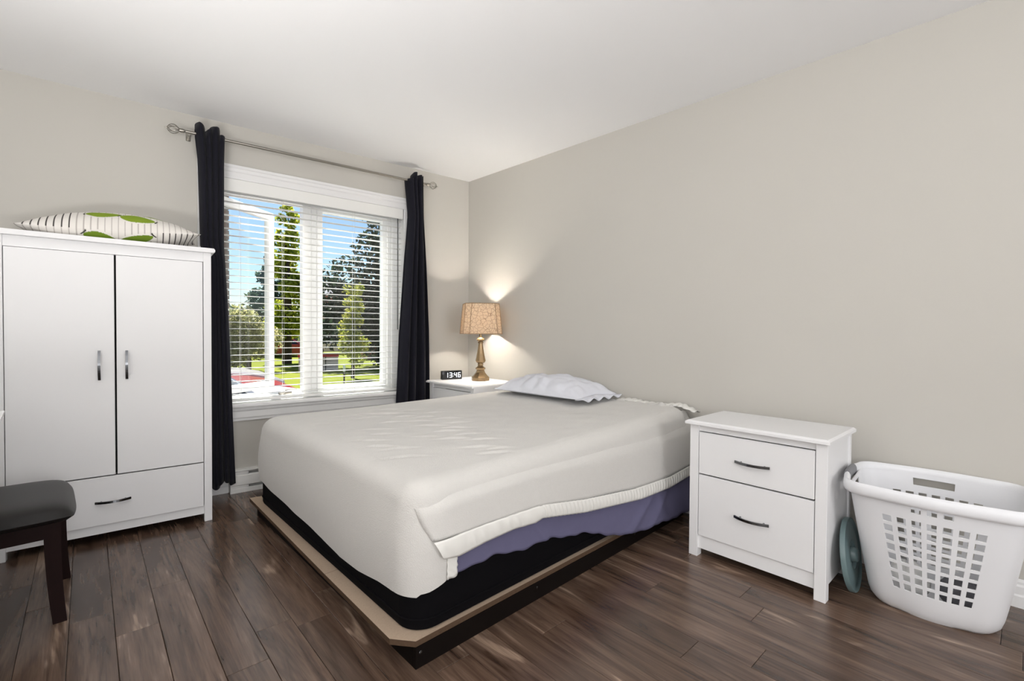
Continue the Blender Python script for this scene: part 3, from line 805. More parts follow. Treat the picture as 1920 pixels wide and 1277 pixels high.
# satin edging with ruffles
rnd = random.Random(4)
rows = []
NU = 1000
ru = [0.0]*(NU+1)
for k in range(NU+1):
    u = k/NU*1.79+0.06
    fr = 250 if u > 0.56 else 110
    ru[k] = sin(u*fr+2.5*noise.noise((u*8, 0, 0)))*(0.55+0.45*noise.noise((u*11, 3, 0)))
for r in range(9):
    v = r/8; row = []
    for k in range(NU+1):
        ut = 0.058+(1.845-0.058)*k/NU; ub = 0.088+(1.845-0.088)*k/NU; u = ut+(ub-ut)*v
        z0 = interp(ut, TU)+0.002; z1 = interp(ub, TL)+0.0022*ru[k]*v
        z = z0+(z1-z0)*v
        off = 0.034-(0.85*(R_-sqrt(R_*R_-(R_-u)**2)) if u < R_ else 0)+0.004*sin(pi*v)+0.0042*ru[k]*(0.2+0.8*sin(pi*v*0.75))
        row.append(NP(u, off, z))
    rows.append(row)
o = G().grid(rows).build('satin_edge', M_satin, bk, True, angle=85); solid(o, 0.002)
rows = []
for r in range(10):
    v = r/9; row = []
    for k in range(9):
        u = 0.112+0.040*k/8; z = 0.345-0.088*v; off = 0.020+0.003*sin(v*34+k)+0.002
        row.append(NP(u, off, z))
    rows.append(row)
o = G().grid(rows).build('satin_edge', M_satin, bk, True, angle=85); solid(o, 0.003)
# ruffled satin edge at the head near the wall
rows = []
for r in range(7):
    v = r/6; row = []
    for k in range(160):
        y = -1.66-0.50*k/159; f = noise.noise((y*16, 0, 0)); bumps = 0.022*max(0, noise.noise((y*7+2, 4, 0)))+0.010*max(0, sin((y+2.1)*22))
        x = -0.115+0.075*v+0.006*sin(y*150+3*f); z = ZT(-0.1, y)-0.004+0.012*sin(pi*v)+bumps*(0.4+0.6*v)-0.006*v+0.004*sin(y*150)*v
        if y < -2.06: z -= 0.6*(-2.06-y)**1.5
        row.append((x, y, z))
    rows.append(row)
o = G().grid(rows).build('satin_edge', M_satin, bk, True, angle=85); solid(o, 0.002)

# ================================================================== pillow on the bed
def pillow_mesh(Lx, Ly, Hh, pinch, seedv, nx=90, ny=60, flat=0.35, wr=0.006):
    """local x half length Lx, local y half width Ly, z from 0"""
    top = []; bot = []
    for i in range(nx+1):
        u = -1+2*i/nx; rt = []; rb = []
        for j in range(ny+1):
            v = -1+2*j/ny
            px = Lx*u*(1-pinch*(1-abs(u)**1.0*0+0)*(v*v)*0.0-0.06*(1-v*v)*(u*u)*0)
            ex = 1-0.07*(1-abs(v)**2)*abs(u)**3; ey = 1-0.07*(1-abs(u)**2)*abs(v)**3
            px = Lx*u*ex; py = Ly*v*ey
            prof = max(0.0, (1-abs(u)**2.6))**0.62*max(0.0, (1-abs(v)**2.6))**0.62
            w_ = wr*noise.noise((u*3+seedv, v*4, 0.0))+wr*0.8*noise.noise((u*7, v*2.5+seedv, 3.0))
            edge = min(1, 6*(1-max(abs(u), abs(v))))
            rt.append((px, py, Hh*prof+w_*edge)); rb.append((px, py, -Hh*flat*prof))
        top.append(rt); bot.append(rb)
    return top, bot
t1, b1_ = pillow_mesh(0.372, 0.215, 0.112, 0.1, 2.0, wr=0.012, flat=0.2)
pw = thing('pillow', 'flat white pillow in a cotton case at the head of the bed by the wall', 'pillow', (-0.262, -1.235, 0.676), 0)
Mp = Matrix.Rotation(radians(-91), 4, 'Z')
# gathered creases towards the near long edge
def crease(row):
    out_ = []
    for (x, y, z) in row:
        e = smooth(-y/0.215, 0.1, 0.9)*(1 if z > 0 else 0)
        z += e*0.007*sin(x*46+3*noise.noise((x*5, y*3, 0)))*smooth(0.30-abs(x-0.02), 0, 0.2)*(1-smooth(-y/0.215, 0.92, 1.0))
        out_.append((x, y, z))
    return out_
t1 = [crease(r) for r in t1]
g = G().grid(t1).grid(b1_).xf(Mp); g.build('cushion', M_pillow, pw, True, angle=80)
rows = []
for r in range(6):
    v = r/5; row = []
    for k in range(60):
        y = -0.205+0.41*k/59
        row.append((0.352+0.06*v, y, -0.012+0.010*sin(y*60+v)*v+0.016*(1-abs(y)/0.22)*(1-v)+0.006))
    rows.append(row)
o = G().grid(rows).xf(Mp).build('case_hem', M_pillow, pw, True, angle=80); solid(o, 0.006)
rows = []
for r in range(4):
    v = r/3; row = []
    for k in range(40):
        y = -0.20+0.40*k/39
        row.append((-0.35-0.03*v, y, 0.004*sin(y*50)*v))
    rows.append(row)
o = G().grid(rows).xf(Mp).build('case_hem', M_pillow, pw, True, angle=80); solid(o, 0.006)

# ================================================================== patterned pillow on the wardrobe
lp = wthing('pillow', 'white striped pillow printed with green leaves lying on top of the wardrobe', 'pillow', (-2.44, -0.275, 1.5375))
def leafprint(u, v, up):
    """printed colours of the pillow case: pale cloth, stripes, leaf shapes"""
    base = Vector(srgb(232, 228, 222)[:3]); col = base
    # thin woven stripes across the pillow
    per = 0.072
    ph = (u/per) % 1.0
    dark = (u < -0.44 and u > -0.95) if up else (u > 0.50)
    if abs(ph-0.5) < (0.10 if dark else 0.08):
        col = Vector(srgb(72, 68, 66)[:3]) if dark else Vector(srgb(190, 184, 178)[:3])
    leaves = [(-0.12, -0.62, 0.20, 0.15, 0.05), (0.25, -0.72, 0.21, 0.16, -0.32), (0.50, -0.42, 0.18, 0.10, -0.2), (-0.2, 0.3, .3, .2, .4)] if up else \
             [(-0.14, -0.82, 0.22, 0.125, 0.60), (0.24, -0.82, 0.22, 0.125, -0.60), (0.1, 0.2, .3, .2, 0.)]
    for (cx, cy, a, b, an) in leaves:
        dx, dy = u-cx, v-cy; x = dx*cos(an)+dy*sin(an); y = -dx*sin(an)+dy*cos(an)
        t = (x/a)
        if abs(t) < 1:
            h_ = b*(1-t*t)**0.7*(1.0-0.25*t)
            if abs(y) < h_:
                col = Vector(srgb(112, 138, 44)[:3]) if not up else Vector(srgb(134, 158, 52)[:3])
            elif abs(y) < h_+0.03: col = base
        elif 1 <= abs(t) < 1.09 and abs(y) < 0.05: col = Vector(srgb(60, 58, 52)[:3])
    return col
def pillow_print(Lx, Ly, Ht, Hb, z0):
    nx, ny = 420, 190; gg = G(); cols = []
    for up in (True, False):
        rows = []
        for j in range(ny+1):
            v = -1+2*j/ny; row = []
            for i in range(nx+1):
                u = -1+2*i/nx
                ex = 1-0.05*(1-v*v)*abs(u)**4; ey = 1-0.06*(1-u*u)*abs(v)**3
                prof = max(0.0, 1-abs(u)**2.1)**0.75*max(0.0, 1-abs(v)**2.2)**0.6
                zs = z0+0.022*u-0.004*(1-u*u)
                x = Lx*u*ex; y = Ly*v*ey
                wv = 0.004*noise.noise((u*6, v*3, 1))*min(1, 5*(1-max(abs(u), abs(v))))
                z = zs+Ht*prof+wv if up else max(zs-Hb*prof+wv, 0.0)
                row.append((x, y, z)); cols.append(tuple(leafprint(u, v, up))+(1.0,))
            rows.append(row)
        gg.grid(rows)
    return gg, cols
g, cols = pillow_print(0.368, 0.20, 0.118, 0.075, 0.052)
m = mat('printed_pillowcase', (1, 1, 1, 1), 0.9, bump=0.15, bscale=700, spec=0.12)
vc = m.node_tree.nodes.new('ShaderNodeVertexColor'); vc.layer_name = 'print'
m.node_tree.links.new(vc.outputs['Color'], m.node_tree.nodes['Principled BSDF'].inputs['Base Color'])
po = g.build('cushion', m, None, True, off=[0, 0, 0], angle=80); po.parent = lp
ca = po.data.color_attributes.new('print', 'FLOAT_COLOR', 'POINT')
for i, cc in enumerate(cols): ca.data[i].color = cc

# ================================================================== table lamp
LX, LY, LZ = -0.196, -0.397, 0.68
lamp = thing('table_lamp', 'bronze glass table lamp with tan fabric shade, lit, on the corner nightstand', 'lamp', (LX, LY, LZ))
lr = radians(57.8)
oc = pi/8+lr
G().lathe([(0.072, 0), (0.075, 0.004), (0.075, 0.028), (0.066, 0.036), (0.056, 0.046), (0.040, 0.066), (0.032, 0.086)], 8, phase=oc).build('foot', M_brass, lamp)
G().lathe([(0.030, 0.086), (0.040, 0.094), (0.042, 0.104), (0.030, 0.112), (0.020, 0.122), (0.024, 0.13), (0.022, 0.14)], 20).build('collar', M_brass, lamp, True)
G().lathe([(0.022, 0.14), (0.038, 0.152), (0.043, 0.165), (0.040, 0.178), (0.030, 0.225), (0.022, 0.275), (0.018, 0.305)], 8, phase=oc).build('stem', M_brass, lamp)
G().lathe([(0.018, 0.305), (0.023, 0.309), (0.023, 0.316), (0.018, 0.320), (0.022, 0.324), (0.036, 0.336), (0.030, 0.346), (0.016, 0.354), (0.010, 0.358)], 24).build('neck', M_brass, lamp, True)
G().tube([(0, 0, 0.355), (0, 0, 0.465)], 0.011, 12).build('socket', M_brass, lamp, True)
M_bulb = mat('bulb_glow', (1, 0.9, 0.75, 1), 0.4, emit=(1, 0.82, 0.6, 1), estr=12)
G().sphere((0, 0, 0.50), 0.028, 14, 10, (1, 1, 1.25)).build('bulb', M_bulb, lamp, True)
# harp and finial
hp = [(0.05*cos(radians(a)), 0.012, 0.50+0.125*sin(radians(a))) for a in range(-30, 211, 15)]
g = G().tube(hp, 0.0018, 6); g.tube([(0, 0.012, 0.625), (0, 0.012, 0.642)], 0.006, 8); g.build('harp', M_chrome, lamp, True)
# cut-corner shade
def shade_ring(hs, ch, z):
    q = [(hs, -hs+ch), (hs, hs-ch), (hs-ch, hs), (-hs+ch, hs), (-hs, hs-ch), (-hs, -hs+ch), (-hs+ch, -hs), (hs-ch, -hs)]
    c_, s_ = cos(lr), sin(lr); return [(x*c_-y*s_, x*s_+y*c_, z) for x, y in q]
ms = bpy.data.materials.new('linen_shade'); ms.use_nodes = True
N = ms.node_tree.nodes; L = ms.node_tree.links; b = N['Principled BSDF']; b.inputs['Roughness'].default_value = 0.9
tc = N.new('ShaderNodeTexCoord'); v1 = N.new('ShaderNodeTexVoronoi'); v1.feature = 'DISTANCE_TO_EDGE'; v1.distance = 'EUCLIDEAN'; v1.inputs['Scale'].default_value = 32
nz = N.new('ShaderNodeTexNoise'); nz.inputs['Scale'].default_value = 140; nz.inputs['Detail'].default_value = 4
rp = N.new('ShaderNodeValToRGB'); rp.color_ramp.elements[0].position = 0.0; rp.color_ramp.elements[0].color = srgb(172, 142, 112); rp.color_ramp.elements[1].position = 0.05; rp.color_ramp.elements[1].color = srgb(248, 232, 210)
L.new(tc.outputs['Object'], v1.inputs['Vector']); L.new(v1.outputs['Distance'], rp.inputs['Fac'])
rg = N.new('ShaderNodeMapRange'); rg.inputs['To Min'].default_value = 0.75; rg.inputs['To Max'].default_value = 1.2
L.new(tc.outputs['Object'], nz.inputs['Vector']); L.new(nz.outputs['Fac'], rg.inputs['Value'])
mx = N.new('ShaderNodeMix'); mx.data_type = 'RGBA'; mx.blend_type = 'MULTIPLY'; mx.inputs[0].default_value = 1
L.new(rp.outputs['Color'], mx.inputs[6]); L.new(rg.outputs[0], mx.inputs[7]); L.new(mx.outputs[2], b.inputs['Base Color'])
tr = N.new('ShaderNodeBsdfTranslucent'); L.new(mx.outputs[2], tr.inputs['Color']); xs = N.new('ShaderNodeMixShader'); xs.inputs[0].default_value = 0.5
L.new(b.outputs[0], xs.inputs[1]); L.new(tr.outputs[0], xs.inputs[2]); L.new(xs.outputs[0], N['Material Output'].inputs['Surface'])
g = G(); z0, z1 = 0.385, 0.628; h0, h1, ch = 0.155, 0.134, 0.044
rows = [shade_ring(h0+(h1-h0)*k/6, ch, z0+(z1-z0)*k/6) for k in range(7)]
rows = [r + [r[0]] for r in rows]
g.grid(rows); o = g.build('shade', ms, lamp); solid(o, 0.003)
for hs, z in ((h0, z0), (h1, z1)):
    pts = shade_ring(hs+0.001, ch, z); pts.append(pts[0]); G().tube(pts, 0.0035, 6, cap=False).build('shade_trim', mat('trim_tan', srgb(176, 150, 120), 0.8), lamp)
for i in range(8):
    a = Vector(shade_ring(h0+0.002, ch, z0)[i]); bb_ = Vector(shade_ring(h1+0.002, ch, z1)[i]); G().tube([a, bb_], 0.003, 5).build('shade_rib', MATS.get('trim_tan'), lamp)
bulb = light('lamp_bulb', 'POINT', 120.0, (LX, LY, LZ+0.545), (0, 0, 0), (1.0, 0.92, 0.82)); bulb.data.shadow_soft_size = 0.03; bulb.parent = lamp; bulb.location = (0, 0, 0.50)

# ================================================================== clock reading 13:46
ck = thing('clock', 'black digital clock with white digits on the corner nightstand beside the lamp', 'clock', (-0.318, -0.165, 0.68), radians(-14))
G().box(-0.090, 0.090, -0.02, 0.02, 0, 0.074, 0.004, 2).build('case', M_clock, ck, True)
SEG = {'0': 'abcdef', '1': 'bc', '2': 'abged', '3': 'abgcd', '4': 'fgbc', '5': 'afgcd', '6': 'afgedc', '7': 'abc', '8': 'abcdefg', '9': 'abcdfg'}
def digit(g, ch_, x, z, w, h, t, y):
    P_ = {'a': (x, x+w, z+h-t, z+h), 'd': (x, x+w, z, z+t), 'g': (x, x+w, z+h/2-t/2, z+h/2+t/2), 'f': (x, x+t, z+h/2, z+h), 'b': (x+w-t, x+w, z+h/2, z+h), 'e': (x, x+t, z, z+h/2), 'c': (x+w-t, x+w, z, z+h/2)}
    for s_ in SEG[ch_]:
        a, b, c_, d = P_[s_]; m_ = 0.0012
        g.box(a+m_*(s_ in 'adg'), b-m_*(s_ in 'adg'), y-0.0012, y, c_+m_*(s_ not in 'adg'), d-m_*(s_ not in 'adg'))
g = G(); y = -0.02
digit(g, '1', -0.062, 0.017, 0.024, 0.042, 0.0055, y); digit(g, '3', -0.026, 0.017, 0.024, 0.042, 0.0055, y)
digit(g, '4', 0.018, 0.017, 0.024, 0.042, 0.0055, y); digit(g, '6', 0.052, 0.017, 0.024, 0.042, 0.0055, y)
for z in (0.027, 0.044): g.box(0.005, 0.0105, y-0.0012, y, z, z+0.0055)
g.build('digits', M_led, ck)

# ================================================================== laundry basket
bk2 = thing('laundry_basket', 'tall white plastic laundry basket with square holes beside the nightstand', 'basket', (-0.252, -3.188, 0), radians(1.5))
# local: x across (toward wall +), y along the wall; superellipse section tapering to the floor
def bsec(z):
    t = clamp(z/0.47)
    hx = 0.128+(0.205-0.128)*t**0.9; hy = 0.185+(0.250-0.185)*t**0.9
    if z < 0.05: k = 1-0.10*((0.05-z)/0.05)**2; hx *= k; hy *= k
    cx = 0.0-0.035*t
    return hx, hy, cx
def bpoint(s, z, off=0.0):
    """s in [0,4): 0..1 front face (x=-), 1..2 right end (y-), 2..3 back, 3..4 left end; rounded by superellipse"""
    hx, hy, cx = bsec(z)
    # front face corners in a rounded-rectangle parametrisation
    rc = 0.075
    hx += off; hy += off
    seg_ = int(s) % 4; f = s-int(s)
    if seg_ == 0: a = (-hx, hy-rc); b = (-hx, -hy+rc); nrm = (-1, 0); c_ = (-hx+rc, -hy+rc); a0 = pi
    elif seg_ == 1: a = (-hx+rc, -hy); b = (hx-rc, -hy); nrm = (0, -1); c_ = (hx-rc, -hy+rc); a0 = 1.5*pi
    elif seg_ == 2: a = (hx, -hy+rc); b = (hx, hy-rc); nrm = (1, 0); c_ = (hx-rc, hy-rc); a0 = 0
    else: a = (hx-rc, hy); b = (-hx+rc, hy); nrm = (0, 1); c_ = (-hx+rc, hy-rc); a0 = 0.5*pi
    fl = 0.8
    if f < fl:
        t = f/fl; x = a[0]+(b[0]-a[0])*t; y = a[1]+(b[1]-a[1])*t
    else:
        al = a0+(f-fl)/(1-fl)*pi/2; x = c_[0]+rc*cos(al); y = c_[1]+rc*sin(al)
    # slight bulge of the long faces
    if seg_ in (0, 2) and f < fl: x += nrm[0]*0.018*sin(pi*f/fl)
    return (x+cx, y, z)
# s grid lines: long faces with 7 hole columns, ends with 3
sl = [0.0]; holes_s = set()
def face_lines(base, ncol, m0, m1, ratio):
    ls = []; wcol = (m1-m0)/(ncol+(ncol-1)*ratio)
    x = m0
    for i in range(ncol):
        ls += [base+x, base+x+wcol]; x += wcol*(1+ratio)
    return ls
def build_s():
    lines = []
    holes = []
    for base, ncol, m0, m1, ratio in ((0, 7, 0.06, 0.74, 0.60), (1, 3, 0.2, 0.6, 0.8), (2, 7, 0.06, 0.74, 0.60), (3, 3, 0.2, 0.6, 0.8)):
        lines.append(base)
        fl = face_lines(base, ncol, m0, m1, ratio)
        for i in range(ncol): holes.append((fl[2*i], fl[2*i+1]))
        lines += fl
        lines += [base+0.8, base+0.84, base+0.88, base+0.92, base+0.96]
    return sorted(set(lines)), holes
SL, HS = build_s()
zrows = []; zl = [0.002, 0.012, 0.03, 0.06, 0.095]
hz0 = 0.105; hh = 0.0265; hg = 0.0115
HZ = []
z = hz0
for i in range(8): HZ.append((z, z+hh)); z += hh+hg
for a_, b_ in HZ: zl += [a_, b_]
HANDZ = (0.428, 0.458)
zl += [0.412, 0.428, 0.458, 0.468, 0.478]
ZL = sorted(set(zl))
def is_hole(s0, s1, z0, z1):
    sm, zm = (s0+s1)/2, (z0+z1)/2
    for a_, b_ in HZ:
        if a_ < zm < b_:
            for c_, d in HS:
                if c_ < sm < d: return True
    if HANDZ[0] < zm < HANDZ[1]:
        # handle slots in the long faces (columns 3..5) and the ends
        for base, lo, hi in ((0, 0.25, 0.56), (2, 0.25, 0.56), (1, 0.22, 0.58), (3, 0.22, 0.58)):
            if base+lo < sm < base+hi:
                if base == 0 and not any(c_ < sm < d for c_, d in HS): return False
                return True
    return False
vs = [bpoint(s_, z_) for z_ in ZL for s_ in SL]; ns_ = len(SL); fs = []
for i in range(len(ZL)-1):
    for k in range(ns_):
        s0 = SL[k]; s1 = SL[k+1] if k+1 < ns_ else 4.0
        if is_hole(s0, s1, ZL[i], ZL[i+1]): continue
        fs.append([i*ns_+k, i*ns_+(k+1) % ns_, (i+1)*ns_+(k+1) % ns_, (i+1)*ns_+k])
fs.append([k for k in range(ns_)])
o = G().add(vs, fs).build('tub', M_basket, bk2, True, angle=50)
_b = bmesh.new(); _b.from_mesh(o.data)
for e_ in _b.edges:
    if e_.is_boundary: e_.smooth = False
_b.to_mesh(o.data); _b.free(); solid(o, 0.0035, 0)
# rolled rim
pts = []
for k in range(96):
    s_ = 4.0*k/96; x, y, z = bpoint(s_, 0.478, 0.010); f = s_ % 1; 
    if int(s_) in (1, 3): y += (-1 if int(s_) == 1 else 1)*0.012*sin(pi*min(1, f/0.8)); z += 0.008*sin(pi*min(1, f/0.8))
    pts.append((x, y, z))
pts.append(pts[0])
G().tube(pts, 0.012, 12, cap=False, rx=0.024).build('rim', M_basket, bk2, True)
for base in (1, 3):
    pts = [];
    for k in range(13):
        f = 0.18+0.44*k/12; x, y, z = bpoint(base+f, 0.478, 0.010); y += (-1 if base == 1 else 1)*0.012*sin(pi*min(1, f/0.8)); z += 0.008*sin(pi*min(1, f/0.8)); pts.append((x, y, z))
    G().tube(pts, 0.0135, 12, rx=0.0255).build('grip', M_grip, bk2, True)
# garments inside the basket
def garment(name, label, cx, cy, z0, rx, ry, hz, m_, seed):
    n, k_ = 28, 18; vs = []; fs = []
    o_ = G(); rows = []
    for i in range(k_+1):
        t = i/k_; row = []
        for j in range(n):
            a = 2*pi*j/n; rr = sin(pi*min(1, t*0.5+0.0)) if False else sin(pi*(0.02+0.96*t))
            nzv = 1+0.25*noise.noise((cos(a)*1.6+seed, sin(a)*1.6, t*3))+0.10*noise.noise((cos(a)*5, sin(a)*5+seed, t*8))
            row.append((rx*rr*cos(a)*nzv, ry*rr*sin(a)*nzv, max(0.0, hz*(0.5-0.5*cos(pi*t))*(1+0.25*noise.noise((a*1.5, t*4, seed))))))
        row.append(row[0]); rows.append(row)
    o_.grid(rows); ob = o_.build(name, m_, None, True, off=[0, 0, 0], angle=80); ob.location = (cx, cy, z0)
    return ob
tag(garment('garment', '', -0.23, -3.107, 0.008, 0.075, 0.075, 0.125, M_garment_w, 1.0), 'crumpled white garment lying in the left half of the laundry basket', 'clothes')
tag(garment('garment', '', -0.23, -3.282, 0.008, 0.078, 0.075, 0.125, M_garment_d, 7.0), 'crumpled dark grey garment lying in the right half of the laundry basket', 'clothes')

# ================================================================== teal lid leaning on the nightstand
lid = thing('plastic_lid', 'round teal plastic lid leaning between the nightstand and the laundry basket', 'lid', (-0.325, -2.956, 0.0))
Rl = 0.148
prof = [(0.0, 0.0), (0.03, 0.0), (0.034, 0.004), (0.034, 0.026), (0.028, 0.03), (0.0, 0.03)]
def place(gx):
    # disc normal initially +z -> rotate to face -y, tilted back toward the nightstand
    return gx.xf(Matrix.Translation((0, 0.0, 0.0)) @ Matrix.Rotation(radians(8), 4, 'X').inverted() @ Matrix.Translation((0, 0, Rl+0.002)) @ Matrix.Rotation(radians(90), 4, 'X'))
g = G().lathe([(0.001, -0.004), (0.05, -0.004), (0.058, 0.006), (0.105, 0.006), (0.125, 0.0), (0.138, 0.0), (Rl-0.002, 0.008), (Rl, 0.004), (Rl, -0.010), (Rl-0.004, -0.010), (0.136, -0.006), (0.001, -0.008)], 48)
place(g).build('disc', M_teal, lid, True, angle=50)
g = G().lathe([(0.030, -0.004), (0.030, 0.018), (0.024, 0.024), (0.001, 0.024)], 24); place(g).build('knob', M_teal, lid, True, angle=50)

# ================================================================== chair at the left edge
ch_ = thing('chair', 'dark brown wooden chair with black padded seat at the left edge before the wardrobe', 'chair', (-2.88, -0.72, 0))
def chair_leg(x, y, flare, back=False):
    g = G(); pts = []
    for i in range(9):
        t = i/8; z = 0.375*(1-t); pts.append((t, z))
    k = 0; rows = []
    for t, z in pts:
        w_ = 0.048-0.010*t; dx = flare[0]*(t**2.2); dy = flare[1]*(t**2.2)
        rows.append([(x+dx-w_/2, y+dy-w_/2, z), (x+dx+w_/2, y+dy-w_/2, z), (x+dx+w_/2, y+dy+w_/2, z), (x+dx-w_/2, y+dy+w_/2, z), (x+dx-w_/2, y+dy-w_/2, z)])
    g.grid(rows); n = len(g.v); g.f.append((0, 1, 2, 3)); g.f.append(tuple(n-5+q for q in (3, 2, 1, 0)))
    return g
for (x, y) in ((-2.722, -0.905), (-2.700, -0.515), (-3.08, -0.905), (-3.08, -0.535)):
    g = chair_leg(x+2.88, y+0.72, (0.018 if x > -2.9 else -0.05, -0.012 if y < -0.7 else 0.0)); g.build('leg', M_espresso, ch_, True, angle=30)
g = G()
g.box(-3.057+2.88, -2.745+2.88, -0.925+0.72, -0.903+0.72, 0.315, 0.375); g.box(-3.057+2.88, -2.725+2.88, -0.535+0.72, -0.513+0.72, 0.315, 0.375)
g.box(-2.738+2.88, -2.718+2.88, -0.882+0.72, -0.538+0.72, 0.315, 0.375); g.box(-3.09+2.88, -3.07+2.88, -0.882+0.72, -0.558+0.72, 0.315, 0.375)
g.build('apron', M_espresso, ch_)
# padded seat
rows_t = []
nx, ny = 30, 30
g = G(); top = []; bot = []
for i in range(nx+1):
    u = -1+2*i/nx; rt = []; rb = []
    for j in range(ny+1):
        v = -1+2*j/ny
        uu = u*(1-0.05*v**4); vv = v*(1-0.05*u**4)
        hx = 0.228+0.012; px = 0.0-0.005+0.225*uu*1.03; py = 0.015+0.255*vv*1.03
        e = max(abs(u), abs(v)); d_ = (1-abs(u)**7)*(1-abs(v)**7)
        rt.append((px, py, 0.392+0.046*max(0, d_)**0.6+0.006*(1-u*u)*(1-v*v))); rb.append((px*0.93-0.004, py*0.95, 0.376))
    top.append(rt); bot.append(rb)
g.grid(top); k = len(g.v); g.grid(bot)
n1 = ny+1
ring = [i*n1 for i in range(nx+1)]+[nx*n1+j for j in range(1, ny+1)]+[i*n1+ny for i in range(nx-1, -1, -1)]+[j for j in range(ny-1, 0, -1)]
for a_, b_ in zip(ring, ring[1:]+ring[:1]): g.f.append((a_, b_, k+b_, k+a_))
g.build('seat', M_leather, ch_, True, angle=60)
# backrest (out of frame on the left)
g = G()
for yy in (-0.905, -0.535): g.bar([(-0.20, yy+0.72, 0.37), (-0.235, yy+0.72, 0.62), (-0.285, yy+0.72, 0.90)], 0.036, 0.03, (0, 1, 0))
g.bar([(-0.272, -0.167, 0.85), (-0.30, 0.0, 0.86), (-0.272, 0.167, 0.85)], 0.08, 0.02, (0, 0, 1)); g.bar([(-0.245, -0.167, 0.67), (-0.268, 0.0, 0.675), (-0.245, 0.167, 0.67)], 0.04, 0.02, (0, 0, 1))
g.build('backrest', M_espresso, ch_)

# white dresser, only the corner of its top reaches into the picture
ds = thing('dresser', 'white dresser along the left wall, only its top corner in view', 'dresser', (-3.2, -1.55, 0))
G().prism([(-0.36, 0.776), (-0.36, 0.80), (0.3655, 0.80), (0.3655, 0.790), (0.350, 0.776)], 1, -0.56, 0.582).build('top', M_white, ds)
G().box(-0.345, 0.342, -0.545, 0.565, 0.05, 0.776).build('body', M_white, ds)
for x in (-0.345, 0.302):
    for y in (-0.545, 0.525): G().box(x, x+0.04, y, y+0.04, 0, 0.05).build('leg', M_white, ds)
for i, (z0, z1) in enumerate(((0.08, 0.30), (0.31, 0.53), (0.54, 0.76))):
    d = G().box(-0.335, 0.332, -0.555, -0.545, z0, z1, 0.001).build('drawer', M_white, ds)
    h = G(); bow_handle(h, (-0.07, -0.555, (z0+z1)/2), (0.07, -0.555, (z0+z1)/2), (0, -1, 0)); h.build('handle', M_handle, d)

# ================================================================== outside
GZ = -0.80
struct(G().box(-60, 120, 11.5, 140, GZ-0.5, GZ).build('floor_lawn', M_lawn))
struct(G().box(-60, 120, 0.75, 11.5, GZ-0.5, GZ+0.01).build('floor_driveway', M_drive))
# dark brick pier of the building just outside the window
pr_ = thing('brick_pier', 'dark brick pier of the building just outside the left window', 'pier', (-2.15, 0.95, GZ+0.01))
G().box(-0.44, 0.43, -0.10, 0.20, 0, 4.2).build('core', M_mortar, pr_)
random.seed(2)
bm_me = None
for r in range(48):
    zz = 0.02+r*0.0775
    for k_ in range(-1, 4):
        x0 = -0.435+k_*0.218+(0.109 if r % 2 else 0); x1 = x0+0.208
        x0 = max(x0, -0.445); x1 = min(x1, 0.437)
        if x1 > 0.33: x1 = 0.437
        if x1-x0 < 0.05: continue
        if r > 15 or k_ >= 2:
            if r > 15 and x0 > 0.1:
                G().box(x0, x1, -0.108, 0.208, zz, zz+0.068).build('brick', M_brick, pr_)

def foliage(fn, n, size, seed, m_, parent, off, name='foliage'):
    rnd = random.Random(seed); vs = []; fs = []
    for i in range(n):
        c_ = fn(rnd)
        if c_ is None: continue
        a = Vector((rnd.gauss(0, 1), rnd.gauss(0, 1), rnd.gauss(0, 1))).normalized(); b_ = a.cross(Vector((rnd.gauss(0, 1), rnd.gauss(0, 1), rnd.gauss(0, 1)))).normalized()
        s_ = size*rnd.uniform(0.6, 1.3); k = len(vs)
        c_ = Vector(c_)
        vs += [c_-a*s_, c_-b_*s_*0.5, c_+a*s_, c_+b_*s_*0.5]; fs.append((k, k+1, k+2, k+3))
    me = bpy.data.meshes.new(name); me.from_pydata([tuple(v) for v in vs], [], fs); me.materials.append(m_)
    o = bpy.data.objects.new(name, me); COL.objects.link(o); o.parent = parent; o['kind'] = 'stuff'
    return o
def blobs(rnd_seed, bl):
    """clustered crown sampler: list of (x,y,z,r)"""
    tot = sum(b[3]**2.2 for b in bl)
    def fn(r):
        t = r.uniform(0, tot)
        for b in bl:
            t -= b[3]**2.2
            if t <= 0: break
        while True:
            p_ = Vector((r.uniform(-1, 1), r.uniform(-1, 1), r.uniform(-1, 1)))
            if 0.35 < p_.length <= 1: break
        return (b[0]+p_.x*b[3], b[1]+p_.y*b[3], b[2]+p_.z*b[3]*1.0)
    return fn
def tree(name, label, loc, bl, n, size, seed, m_, trunk_h, trunk_r, group='trees outside the window'):
    t = thing(name, label, 'tree', loc, 0, group)
    if trunk_h:
        g = G(); g.tube([(0, 0, 0), (0.03, 0, trunk_h*0.5), (0, 0.05, trunk_h)], [trunk_r*1.2, trunk_r, trunk_r*0.5], 10); g.build('trunk', M_trunk, t, True)
    foliage(blobs(seed, bl), n, size, seed, m_, t, None)
    return t
def column_blobs(h0, h1, rb, rt, n, seed, jit=0.35):
    r = random.Random(seed); out_ = []
    for i in range(n):
        f = (i+0.5)/n; z = h0+(h1-h0)*f; rad = rb+(rt-rb)*f
        for k_ in range(3):
            a = r.uniform(0, 2*pi); d = rad*r.uniform(0.2, 0.75)
            out_.append((d*cos(a), d*sin(a), z+r.uniform(-.3, .3), rad*r.uniform(0.4, 0.62)))
    return out_
tree('tree', 'tall slim tree with bright yellow-green leaves and dark trunk on the lawn', (7.15, 25.0, GZ), column_blobs(1.6, 9.2, 1.45, 0.5, 11, 1), 7000, 0.13, 1, M_leafA, 7.5, 0.22)
